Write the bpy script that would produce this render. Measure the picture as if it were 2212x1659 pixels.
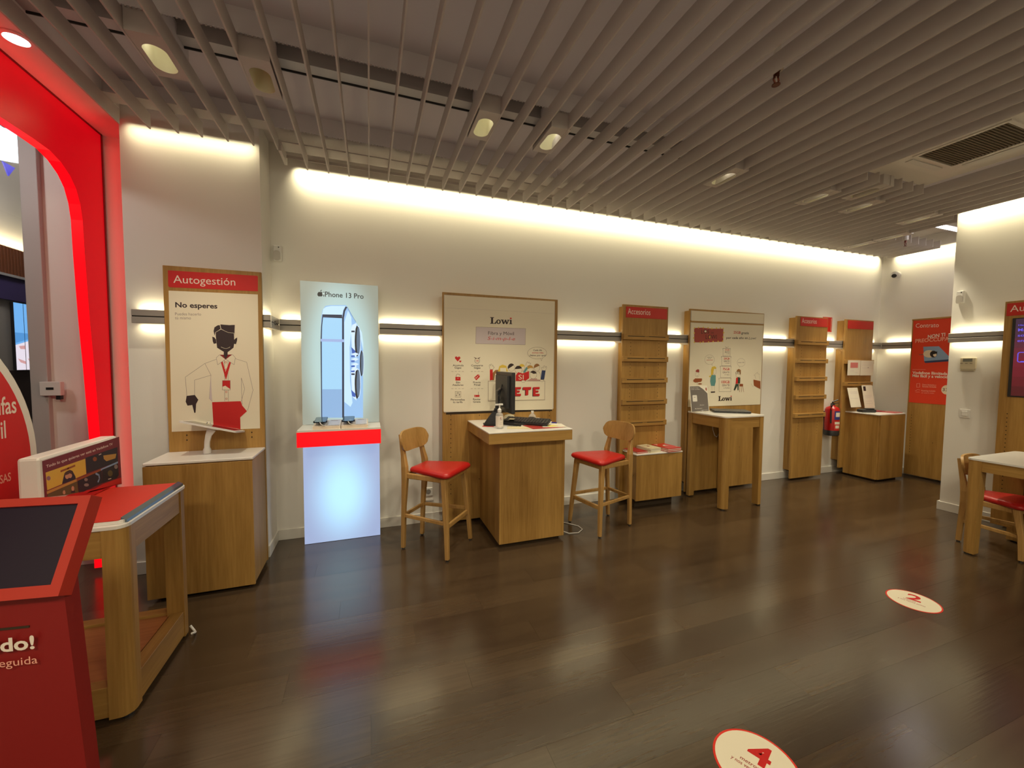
import bpy, bmesh, math, random
from mathutils import Vector, Matrix, Euler
from mathutils.geometry import tessellate_polygon

for o in list(bpy.data.objects): bpy.data.objects.remove(o)
SC = bpy.context.scene
COL = SC.collection
RND = random.Random(7)
PI = math.pi

# ------------------------------------------------------------------ camera, world, exposure
cam_data = bpy.data.cameras.new('camera'); cam = bpy.data.objects.new('camera', cam_data); COL.objects.link(cam)
cam_data.sensor_width = 36.0; cam_data.lens = 36.0 * 863.5484 / 2212
cam_data.clip_start = 0.02; cam_data.clip_end = 60
YAW, PITCH, ROLL = 0.3423, -0.0515, 0.0080
fwd = Vector((math.sin(YAW)*math.cos(PITCH), math.cos(YAW)*math.cos(PITCH), math.sin(PITCH)))
rt = Vector((math.cos(YAW), -math.sin(YAW), 0)); up = rt.cross(fwd)
r2 = rt*math.cos(ROLL) + up*math.sin(ROLL); u2 = -rt*math.sin(ROLL) + up*math.cos(ROLL)
cam.matrix_world = Matrix(((r2.x, u2.x, -fwd.x, 0), (r2.y, u2.y, -fwd.y, 0), (r2.z, u2.z, -fwd.z, 1.55), (0, 0, 0, 1)))
SC.camera = cam

w = bpy.data.worlds.new('world'); SC.world = w; w.use_nodes = True
w.node_tree.nodes['Background'].inputs[0].default_value = (1.0, 0.86, 0.70, 1)
w.node_tree.nodes['Background'].inputs[1].default_value = 0.015
SC.view_settings.view_transform = 'Standard'; SC.view_settings.look = 'None'
SC.view_settings.exposure = 0.2; SC.view_settings.gamma = 1.0; SC.view_settings.use_curve_mapping = False
SC.cycles.max_bounces = 8; SC.cycles.diffuse_bounces = 5; SC.cycles.glossy_bounces = 4; SC.cycles.transmission_bounces = 6
SC.cycles.sample_clamp_indirect = 4.0
SC.cycles.caustics_reflective = False; SC.cycles.caustics_refractive = False

WARM = (1.0, 0.87, 0.53); WARM2 = (1.0, 0.88, 0.62); RED = (1.0, 0.012, 0.02)
COVE_W, RAIL_W, SPOT_W, FILL_W, VOID_W = 3.0, 1.1, 62.0, 44.0, 13.0

def area(name, loc, sx, sy, power, color, d, spread=PI):
    l = bpy.data.lights.new(name, 'AREA'); l.shape = 'RECTANGLE'; l.size = sx; l.size_y = sy; l.energy = power; l.color = color; l.spread = spread
    o = bpy.data.objects.new(name, l); COL.objects.link(o); o.location = loc
    d = Vector(d).normalized(); z = -d
    x = Vector((1, 0, 0)) if abs(d.x) < .9 else Vector((0, 1, 0))
    y = z.cross(x).normalized(); x = y.cross(z).normalized()
    o.rotation_euler = Matrix((x, y, z)).transposed().to_euler()
    return o
def area_y(name, loc, sx, sy, power, color, d, spread=PI):      # long side along Y
    o = area(name, loc, sx, sy, power, color, d, spread)
    d = Vector(d).normalized(); z = -d; x = Vector((0, 1, 0)); y = z.cross(x).normalized(); x = y.cross(z).normalized()
    o.rotation_euler = Matrix((x, y, z)).transposed().to_euler()
    return o
def spot(name, loc, target, power, color, angle=1.1, blend=.6, r=.03):
    l = bpy.data.lights.new(name, 'SPOT'); l.energy = power; l.color = color; l.spot_size = angle; l.spot_blend = blend; l.shadow_soft_size = r
    o = bpy.data.objects.new(name, l); COL.objects.link(o); o.location = loc
    o.rotation_euler = (Vector(target) - Vector(loc)).to_track_quat('-Z', 'Y').to_euler()
    return o

WALL_Y = 3.878
# LED strips of the ceiling coves (rear wall, end wall, partition wall), grazing the walls
CS = math.radians(74)
area('cove_led_rear', (3.31, 3.80, 3.222), 7.75, .03, COVE_W*7.8, WARM, (0, .55, -1), CS)
area('cove_led_column', (-1.17, 3.495, 3.215), .76, .02, COVE_W*.26, WARM, (0, .55, -1), CS)
area_y('cove_led_end', (7.21, 3.1, 3.215), 1.2, .03, COVE_W*1.1, WARM, (.55, 0, -1), CS)
area_y('cove_led_partition', (5.765, .9, 3.215), 3.1, .03, COVE_W*3.1, WARM, (.55, 0, -1), CS)
# LED strips on top of and under the wall rail, one pair per free stretch of the rail
RS = math.radians(150)
for x0, x1 in ((-.69, -.55), (.09, .63), (1.84, 2.60), (3.25, 3.52), (4.74, 5.31), (5.93, 6.27), (6.91, 7.17)):
    for z, dz in ((1.905, 1), (1.803, -1)):
        area('rail_led', ((x0+x1)/2, 3.860, z), x1-x0, .02, RAIL_W*(x1-x0)*(1 if dz > 0 else 1.5), WARM, (0, .6 if dz > 0 else .32, dz), RS)
for z, dz in ((1.905, 1), (1.803, -1)):
    area('rail_led', (-1.437, 3.535, z), .17, .03, RAIL_W*.17, WARM, (0, .6, dz), RS)
    area_y('rail_led', (-.742, 3.67, z), .3, .025, RAIL_W*.25, WARM, (-.6, 0, dz), RS)
    area_y('rail_led', (7.25, 3.60, z), .32, .03, RAIL_W*.3, WARM, (.6, 0, dz), RS)
    area_y('rail_led', (5.81, 2.25, z), .40, .03, RAIL_W*.4, WARM, (.6, 0, dz), RS)
# unseen fill panel added over the slats, standing in for cove spill
area('void_fill', (2.1, .6, 3.232), 7.3, 5.9, VOID_W, (1, .84, .68), (0, 0, 1))
# red LED of the illuminated portal, washing the wall strip and the soffit beside it
area('portal_led', (-1.815, 3.80, 1.65), .02, 3.0, .8, RED, (1, .35, 0))
area_y('portal_led', (-1.80, 2.4, 3.10), 2.6, .03, .75, RED, (.5, 0, 1))
# light of the pendant, plus two unseen lamps added to brighten the hall
for q in ((-3.1, 5.0, 3.36), (-2.6, 6.6, 4.2), (-2.75, 2.7, 3.15)):
    l = bpy.data.lights.new('hall_pendant_and_fill', 'POINT'); l.energy = 22; l.color = (1, .95, .88); l.shadow_soft_size = .12; o = bpy.data.objects.new('hall_pendant_and_fill', l); COL.objects.link(o); o.location = q
# unseen fill lamps added behind the camera to lighten floor and kiosk
for x, y in ((-1.0, -.9), (1.2, -1.4), (3.4, -.9)):
    area('fill_lamp', (x, y, 3.1), .5, .5, FILL_W, WARM2, (0, 0.1, -1))

# ------------------------------------------------------------------ materials
def srgb(r, g, b):
    f = lambda c: (c/255/12.92 if c/255 <= .04045 else ((c/255+.055)/1.055)**2.4)
    return (f(r), f(g), f(b), 1)
MATS = {}
def mat(name, col, rough=.5, metal=0, emit=None, estr=0, spec=.5, bump=0, bscale=60, trans=0, coat=0):
    if name in MATS: return MATS[name]
    m = bpy.data.materials.new(name); m.use_nodes = True; nt = m.node_tree; b = nt.nodes['Principled BSDF']
    b.inputs['Base Color'].default_value = col; b.inputs['Roughness'].default_value = rough; b.inputs['Metallic'].default_value = metal
    b.inputs['Specular IOR Level'].default_value = spec; b.inputs['Transmission Weight'].default_value = trans; b.inputs['Coat Weight'].default_value = coat
    if emit: b.inputs['Emission Color'].default_value = emit; b.inputs['Emission Strength'].default_value = estr
    if bump:
        tc = nt.nodes.new('ShaderNodeTexCoord'); n = nt.nodes.new('ShaderNodeTexNoise'); bp = nt.nodes.new('ShaderNodeBump')
        n.inputs['Scale'].default_value = bscale; n.inputs['Detail'].default_value = 4; bp.inputs['Strength'].default_value = bump; bp.inputs['Distance'].default_value = .01
        nt.links.new(tc.outputs['Object'], n.inputs['Vector']); nt.links.new(n.outputs['Fac'], bp.inputs['Height']); nt.links.new(bp.outputs['Normal'], b.inputs['Normal'])
    MATS[name] = m; return m
def wood(name, c1, c2, axis='z', rough=.45, rnd=False, fine=1.0, spec=.4):
    """Grain stretched along one axis of the object's own coordinates."""
    m = bpy.data.materials.new(name); m.use_nodes = True; nt = m.node_tree; b = nt.nodes['Principled BSDF']
    N = nt.nodes.new; L = nt.links.new
    tc = N('ShaderNodeTexCoord'); mp = N('ShaderNodeMapping'); L(tc.outputs['Object'], mp.inputs['Vector'])
    s = {'x': (.5, 9, 9), 'y': (9, .5, 9), 'z': (9, 9, .5)}[axis]; mp.inputs['Scale'].default_value = [v*fine for v in s]
    n1 = N('ShaderNodeTexNoise'); n1.inputs['Scale'].default_value = 1.0; n1.inputs['Detail'].default_value = 3; n1.inputs['Roughness'].default_value = .55
    n2 = N('ShaderNodeTexNoise'); n2.inputs['Scale'].default_value = 9.0; n2.inputs['Detail'].default_value = 4
    src = mp.outputs['Vector']
    if rnd:
        oi = N('ShaderNodeObjectInfo'); ad = N('ShaderNodeVectorMath'); ad.operation = 'MULTIPLY_ADD'
        cb = N('ShaderNodeCombineXYZ'); L(oi.outputs['Random'], cb.inputs[0]); L(oi.outputs['Random'], cb.inputs[1]); L(oi.outputs['Random'], cb.inputs[2])
        L(cb.outputs[0], ad.inputs[0]); ad.inputs[1].default_value = (57, 31, 17); L(mp.outputs['Vector'], ad.inputs[2]); src = ad.outputs[0]
    L(src, n1.inputs['Vector']); L(src, n2.inputs['Vector'])
    mx = N('ShaderNodeMath'); mx.operation = 'MULTIPLY_ADD'; L(n2.outputs['Fac'], mx.inputs[0]); mx.inputs[1].default_value = .45
    sc = N('ShaderNodeMath'); sc.operation = 'MULTIPLY'; L(n1.outputs['Fac'], sc.inputs[0]); sc.inputs[1].default_value = .75; L(sc.outputs[0], mx.inputs[2])
    fac = mx.outputs[0]
    if rnd:
        r2_ = N('ShaderNodeMath'); r2_.operation = 'MULTIPLY_ADD'; L(oi.outputs['Random'], r2_.inputs[0]); r2_.inputs[1].default_value = .35; L(fac, r2_.inputs[2])
        r3 = N('ShaderNodeMath'); r3.operation = 'SUBTRACT'; L(r2_.outputs[0], r3.inputs[0]); r3.inputs[1].default_value = .17; fac = r3.outputs[0]
    cr = N('ShaderNodeValToRGB'); cr.color_ramp.elements[0].position = .35; cr.color_ramp.elements[0].color = c1; cr.color_ramp.elements[1].position = .78; cr.color_ramp.elements[1].color = c2
    L(fac, cr.inputs[0]); L(cr.outputs[0], b.inputs['Base Color']); b.inputs['Roughness'].default_value = rough; b.inputs['Specular IOR Level'].default_value = spec
    bp = N('ShaderNodeBump'); bp.inputs['Strength'].default_value = .06; bp.inputs['Distance'].default_value = .004; L(n2.outputs['Fac'], bp.inputs['Height']); L(bp.outputs[0], b.inputs['Normal'])
    MATS[name] = m; return m

M_WALL = mat('wall_paint', (.80, .78, .74, 1), .75, bump=.03, bscale=140)
M_CEIL = mat('ceiling_paint', (.48, .44, .435, 1), .9)
M_SLAT = mat('slat_paint', (.56, .52, .505, 1), .6)
M_BASE = mat('baseboard_white', (.74, .72, .68, 1), .4)
M_OAK = wood('oak_vertical', srgb(138, 100, 46), srgb(180, 140, 76), 'z')
M_OAKX = wood('oak_horizontal_x', srgb(138, 100, 46), srgb(180, 140, 76), 'x')
M_OAKY = wood('oak_horizontal_y', srgb(138, 100, 46), srgb(180, 140, 76), 'y')
M_SEATWOOD = wood('stool_wood', srgb(152, 114, 60), srgb(190, 150, 92), 'z', .4)
M_FLOOR = wood('floor_plank_wood', srgb(58, 45, 33), srgb(76, 61, 45), 'x', .2, True, 1.0, 1.0)
M_SUB0 = mat('subfloor', srgb(22, 17, 13), .6)
M_WHITE = mat('white_laminate', (.80, .78, .74, 1), .3)
M_PLASTIC = mat('white_plastic', (.75, .74, .72, 1), .35)
M_RAIL = mat('rail_metal', (.36, .335, .31, 1), .45, .3)
M_SLOT = mat('dark_slot', (.02, .018, .016, 1), .7)
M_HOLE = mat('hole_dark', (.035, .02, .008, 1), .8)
M_BLACK = mat('black_plastic', (.018, .018, .02, 1), .4)
M_BAG = mat('black_fabric', (.012, .012, .014, 1), .8, bump=.5, bscale=60)
M_REDVINYL = mat('red_vinyl', srgb(186, 30, 28), .35, bump=.05, bscale=90)
M_REDSIGN = mat('red_sign', srgb(198, 36, 28), .4)
M_KIOSK = mat('kiosk_red', srgb(178, 44, 26), .55)
M_KIOSK2 = mat('kiosk_body_red', srgb(132, 18, 16), .55)
M_STEEL = mat('steel', (.55, .54, .52, 1), .3, 1)
M_GREYWALL = mat('grey_post', (.48, .45, .44, 1), .5)
M_GLASSY = None
PAL = dict(red=(200, 28, 28), dred=(130, 20, 24), paper=(236, 222, 210), white=(234, 226, 204), ink=(52, 38, 42), grey=(140, 126, 122), lilac=(208, 196, 200), pale=(205, 196, 184),
    brown=(110, 82, 70), dk=(50, 34, 30), yel=(222, 190, 70), gold=(196, 150, 70), tan=(150, 104, 58), teal=(94, 150, 150), grn=(120, 150, 60), mauve=(190, 150, 140), navy=(40, 56, 100),
    brick=(160, 66, 56), rust=(150, 78, 36), pink=(206, 120, 116), forest=(48, 66, 50), sky=(140, 170, 206), rose=(238, 170, 150), cream=(236, 222, 196), kk=(22, 22, 26),
    plum=(120, 34, 48), ylw=(226, 190, 70), navyd=(34, 26, 48), skin=(200, 150, 120), brown2=(70, 44, 36), lilac2=(150, 110, 130), nite=(34, 30, 42), moss=(96, 84, 48), slate=(104, 122, 140))
LIT = dict(kk=(20, 22, 28, 1), lb0=(192, 224, 246, .98), lb1=(150, 192, 236, .9), lb2=(160, 208, 240, .95), lb3=(140, 178, 220, .9), lbw=(205, 226, 246, 1), bl=(60, 100, 190, .8), nv=(34, 44, 66, 1), lv=(160, 180, 226, .9), slate=(96, 118, 144, .8), glow=(196, 212, 204, .9))
def pal(k):
    return mat('print_' + k, srgb(*PAL[k]), .55)
def lit(k):
    r, g, b_, s = LIT[k]; c = srgb(r, g, b_)
    return mat('backlit_' + k, (.05, .05, .05, 1), .35, emit=c, estr=s)
def emis(name, col, s, base=(.02, .02, .02, 1), rough=.4):
    return mat(name, base, rough, emit=col, estr=s)

# ------------------------------------------------------------------ mesh helpers
def bx(bm, x0, x1, y0, y1, z0, z1, bev=0, mi=0):
    vs = [bm.verts.new(p) for p in ((x0, y0, z0), (x1, y0, z0), (x1, y1, z0), (x0, y1, z0), (x0, y0, z1), (x1, y0, z1), (x1, y1, z1), (x0, y1, z1))]
    fs = [bm.faces.new([vs[i] for i in f]) for f in ((3, 2, 1, 0), (4, 5, 6, 7), (0, 1, 5, 4), (1, 2, 6, 5), (2, 3, 7, 6), (3, 0, 4, 7))]
    for f in fs: f.material_index = mi
    if bev:
        es = {e for f in fs for e in f.edges}
        r = bmesh.ops.bevel(bm, geom=list(es), offset=bev, segments=1 if bev < .004 else 2, affect='EDGES', profile=.5)
        for f in r['faces']: f.material_index = mi
    return bm
def box(x0, x1, y0, y1, z0, z1, bev=0):
    return bx(bmesh.new(), x0, x1, y0, y1, z0, z1, bev)
def prism(bm, pts, h0, h1, axis='z', mi=0):
    """Extrude a polygon of (a, b): axis z -> (a, b, h); y -> (a, h, b); x -> (h, a, b)."""
    f3 = {'z': lambda a, b, h: (a, b, h), 'y': lambda a, b, h: (a, h, b), 'x': lambda a, b, h: (h, a, b)}[axis]
    lo = [bm.verts.new(f3(a, b, h0)) for a, b in pts]; hi = [bm.verts.new(f3(a, b, h1)) for a, b in pts]
    fs = [bm.faces.new(lo[::-1]), bm.faces.new(hi)]
    n = len(pts)
    for i in range(n): fs.append(bm.faces.new((lo[i], lo[(i+1) % n], hi[(i+1) % n], hi[i])))
    for f in fs: f.material_index = mi
    bmesh.ops.recalc_face_normals(bm, faces=fs)
    return bm
def rrect(x0, x1, y0, y1, r, n=5):
    out = []
    for cx, cy, a0 in ((x1-r, y0+r, -90), (x1-r, y1-r, 0), (x0+r, y1-r, 90), (x0+r, y0+r, 180)):
        for i in range(n+1):
            a = math.radians(a0 + 90*i/n); out.append((cx + r*math.cos(a), cy + r*math.sin(a)))
    return out
def tube(bm, pts, r, n=8, mi=0, closed_ends=True):
    """Round bar along a polyline; r a number or one radius per point."""
    pts = [Vector(p) for p in pts]; rings = []
    rs = r if isinstance(r, (list, tuple)) else [r]*len(pts)
    for i, p in enumerate(pts):
        d = (pts[min(i+1, len(pts)-1)] - pts[max(i-1, 0)]).normalized()
        a = Vector((0, 0, 1)) if abs(d.z) < .9 else Vector((1, 0, 0))
        u = d.cross(a).normalized(); v = d.cross(u).normalized()
        rings.append([bm.verts.new(p + u*rs[i]*math.cos(2*PI*k/n) + v*rs[i]*math.sin(2*PI*k/n)) for k in range(n)])
    for a, b in zip(rings, rings[1:]):
        for k in range(n): bm.faces.new((a[k], a[(k+1) % n], b[(k+1) % n], b[k])).material_index = mi
    if closed_ends: bm.faces.new(rings[0][::-1]).material_index = mi; bm.faces.new(rings[-1]).material_index = mi
    return bm
def bar(bm, pts, w, d, mi=0, side=None):
    """Rectangular bar along a polyline; w, d numbers or per-point lists; w across SIDE."""
    pts = [Vector(p) for p in pts]; rings = []
    ws = w if isinstance(w, (list, tuple)) else [w]*len(pts); ds = d if isinstance(d, (list, tuple)) else [d]*len(pts)
    for i, p in enumerate(pts):
        t = (pts[min(i+1, len(pts)-1)] - pts[max(i-1, 0)]).normalized()
        s = Vector(side) if side else (Vector((1, 0, 0)) if abs(t.x) < .9 else Vector((0, 1, 0)))
        v = t.cross(s).normalized(); s = v.cross(t).normalized(); a, b = s*ws[i]/2, v*ds[i]/2; c = .22
        rings.append([bm.verts.new(p + q) for q in (a*(1-c)-b, a-b*(1-c), a+b*(1-c), a*(1-c)+b, -a*(1-c)+b, -a+b*(1-c), -a-b*(1-c), -a*(1-c)-b)])
    for q, r in zip(rings, rings[1:]):
        for k in range(8): bm.faces.new((q[k], q[(k+1) % 8], r[(k+1) % 8], r[k])).material_index = mi
    bm.faces.new(rings[0][::-1]).material_index = mi; bm.faces.new(rings[-1]).material_index = mi
    return bm
def lathe(bm, prof, c=(0, 0, 0), n=20, mi=0, axis='z'):
    rings = []
    for r, h in prof:
        ring = []
        for k in range(n):
            a = 2*PI*k/n; x, y = r*math.cos(a), r*math.sin(a)
            q = {'z': (x, y, h), 'y': (x, h, y), 'x': (h, x, y)}[axis]
            ring.append(bm.verts.new((c[0]+q[0], c[1]+q[1], c[2]+q[2])))
        rings.append(ring)
    fs = []
    for a, b in zip(rings, rings[1:]):
        for k in range(n): fs.append(bm.faces.new((a[k], a[(k+1) % n], b[(k+1) % n], b[k])))
    fs.append(bm.faces.new(rings[0][::-1])); fs.append(bm.faces.new(rings[-1]))
    for f in fs: f.material_index = mi
    bmesh.ops.recalc_face_normals(bm, faces=fs)
    return bm
def xform(bm, m): bmesh.ops.transform(bm, matrix=m, verts=bm.verts[:]); return bm
def smooth_mesh(me, ang=35):
    for p in me.polygons: p.use_smooth = True
    try: me.set_sharp_from_angle(angle=math.radians(ang))
    except Exception: pass

ORG = {}
def thing(name, label, cat, loc=(0, 0, 0), rot=0, group=None):
    o = bpy.data.objects.new(name, None); COL.objects.link(o); o.location = loc; o.rotation_euler = (0, 0, rot)
    o.empty_display_size = .1
    o['label'] = label; o['category'] = cat
    if group: o['group'] = group
    ORG[o.name] = Vector(loc) if not rot else Vector((0, 0, 0))
    return o
def obj(name, bm, m, parent=None, label=None, kind=None, smooth=False, ang=35, org=None):
    me = bpy.data.meshes.new(name)
    ms = m if isinstance(m, (list, tuple)) else [m]
    for x in ms: me.materials.append(x)
    if parent is not None: org = ORG.get(parent.name, Vector((0, 0, 0)))
    org = Vector(org) if org is not None else Vector((0, 0, 0))
    if org.length: bmesh.ops.translate(bm, verts=bm.verts[:], vec=-org)
    bm.normal_update(); bm.to_mesh(me); bm.free()
    o = bpy.data.objects.new(name, me); COL.objects.link(o)
    if smooth: smooth_mesh(me, ang)
    if parent is not None: o.parent = parent; ORG[o.name] = org
    else: o.location = org; ORG[o.name] = org
    if label: o['label'] = label
    if kind: o['kind'] = kind
    return o
def one(name, bm, m, label, cat, group=None, smooth=False, org=None):
    if org is None:
        xs = [v.co for v in bm.verts]; org = (sum(v.x for v in xs)/len(xs), sum(v.y for v in xs)/len(xs), min(v.z for v in xs))
    o = obj(name, bm, m, None, label, None, smooth, 35, org); o['category'] = cat
    if group: o['group'] = group
    return o
def struct(name, bm, m, smooth=False):
    return obj(name, bm, m, None, None, 'structure', smooth)
def dup(root, loc, rot, label, group=None):
    c = root.copy(); COL.objects.link(c); c.location = loc; c.rotation_euler = (0, 0, rot); c['label'] = label; ORG[c.name] = Vector(loc)
    if group: c['group'] = group
    for ch in list(root.children):
        d = ch.copy(); COL.objects.link(d); d.parent = c
        for g in list(ch.children):
            e = g.copy(); COL.objects.link(e); e.parent = d
    return c

# ------------------------------------------------------------------ flat print: shapes and lettering
_TXT = {}
def text_geo(txt, bold):
    """Vertices and faces of one line of text in the built-in sans face."""
    k = (txt, bold)
    if k in _TXT: return _TXT[k]
    cu = bpy.data.curves.new('txt', 'FONT'); cu.body = txt; cu.size = 1; cu.offset = {0: 0, 1: .012, 2: .028}[bold]; cu.resolution_u = 3
    o = bpy.data.objects.new('txt', cu); COL.objects.link(o)
    dg = bpy.context.evaluated_depsgraph_get(); me = bpy.data.meshes.new_from_object(o.evaluated_get(dg))
    vs = [tuple(v.co) for v in me.vertices]; fs = [tuple(p.vertices) for p in me.polygons]
    bpy.data.objects.remove(o); bpy.data.curves.remove(cu); bpy.data.meshes.remove(me)
    x0 = min(v[0] for v in vs); x1 = max(v[0] for v in vs)
    _TXT[k] = ([(v[0]-x0, v[1]) for v in vs], fs, x1-x0)
    return _TXT[k]
CAP = max(v[1] for v in text_geo('H', 0)[0])
LOWI = [[(0, 1), (.17, 1), (.17, .9), (.13, .88), (.13, .1), (.2, .1), (.24, .34), (.275, .34), (.265, 0), (0, 0), (0, .1), (.04, .12), (.04, .88), (0, .9)],
        [(.47, .68), (.61, .68), (.61, .6), (.585, .59), (.625, .26), (.665, .68), (.72, .68), (.765, .26), (.79, .59), (.765, .6), (.765, .68), (.865, .68), (.865, .6), (.845, .59), (.78, 0), (.715, 0), (.68, .36), (.635, 0), (.575, 0), (.5, .59), (.47, .6)],
        [(.87, .68), (.97, .68), (.97, .1), (1, .09), (1, 0), (.86, 0), (.86, .09), (.895, .1), (.895, .58), (.87, .59)]]
def el(cx, cy, rx, ry, n=18): return [(cx + rx*math.cos(2*PI*i/n), cy + ry*math.sin(2*PI*i/n)) for i in range(n)]
class Print:
    """Ink on a flat sheet: O origin, R the reader's right, U up, N towards the reader (mm in, metres out)."""
    def __init__(s, O, R, U, N, mfun=pal):
        s.O, s.R, s.U, s.N = Vector(O), Vector(R), Vector(U), Vector(N); s.bm = bmesh.new(); s.tx = bmesh.new(); s.mats = []; s.tm = []; s.k = 0; s.mf = mfun
    def mi(s, lst, c):
        m = s.mf(c)
        if m not in lst: lst.append(m)
        return lst.index(m)
    def at(s, u, v, k): return s.O + s.R*(u*.001) + s.U*(v*.001) + s.N*(.0006 + .00003*k)
    def face(s, bm, pts, mi, k):
        vs = [bm.verts.new(s.at(u, v, k)) for u, v in pts]
        try: f = bm.faces.new(vs)
        except ValueError: return
        f.material_index = mi; f.normal_update()
        if f.normal.dot(s.N) < 0: f.normal_flip()
    def poly(s, c, pts):
        s.k += 1; mi = s.mi(s.mats, c)
        q = [Vector((a, b, 0)) for a, b in pts]
        for t in tessellate_polygon([q]): s.face(s.bm, [pts[i] for i in t], mi, s.k)
    def line(s, c, w, pts):
        s.k += 1; mi = s.mi(s.mats, c)
        for (a, b), (e, f) in zip(pts, pts[1:]):
            L = math.hypot(e-a, f-b)
            if L < .01: continue
            nx, ny = -(f-b)/L*w/2, (e-a)/L*w/2; dx, dy = (e-a)/L*w*.3, (f-b)/L*w*.3
            s.face(s.bm, [(a-dx+nx, b-dy+ny), (a-dx-nx, b-dy-ny), (e+dx-nx, f+dy-ny), (e+dx+nx, f+dy+ny)], mi, s.k)
    def text(s, c, x, y, dx, dy, cap, txt, bold=0, it=0):
        vs, fs, W = text_geo(txt, bold); mi = s.mi(s.tm, c); k = s.k + 3
        sx = dx/W; sy = cap/CAP
        V = [s.tx.verts.new(s.at(x + (a + it*.25*b)*sx, y + b*sy + a/W*dy, k)) for a, b in vs]
        for f in fs:
            try: g = s.tx.faces.new([V[i] for i in f])
            except ValueError: continue
            g.material_index = mi; g.normal_update()
            if g.normal.dot(s.N) < 0: g.normal_flip()
    def logo(s, x, y, dx, dy, cap):
        f = lambda pts: [(x + a*dx, y + b*cap + a*dy) for a, b in pts]
        for p in LOWI: s.poly('dk', f(p))
        o, i = el(.375, .33, .105, .35), el(.375, .33, .04, .23)
        s.k += 1; mi = s.mi(s.mats, 'dk'); o, i = f(o), f(i)
        for a in range(18): b = (a+1) % 18; s.face(s.bm, [o[a], o[b], i[b], i[a]], mi, s.k)
        s.poly('red', f(el(.932, .9, .045, .12)))
    def draw(s, items):
        for it in items:
            if it[0] == 'p': s.poly(it[1], it[2])
            elif it[0] == 'l': s.line(it[1], it[2], it[3])
            elif it[0] == 't': s.text(*it[1:])
            elif it[0] == 'w': s.logo(*it[1:])
        return s
    def done(s, parent, name='print', tname='lettering'):
        if len(s.bm.verts): obj(name, s.bm, s.mats, parent)
        if len(s.tx.verts): obj(tname, s.tx, s.tm, parent)
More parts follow.
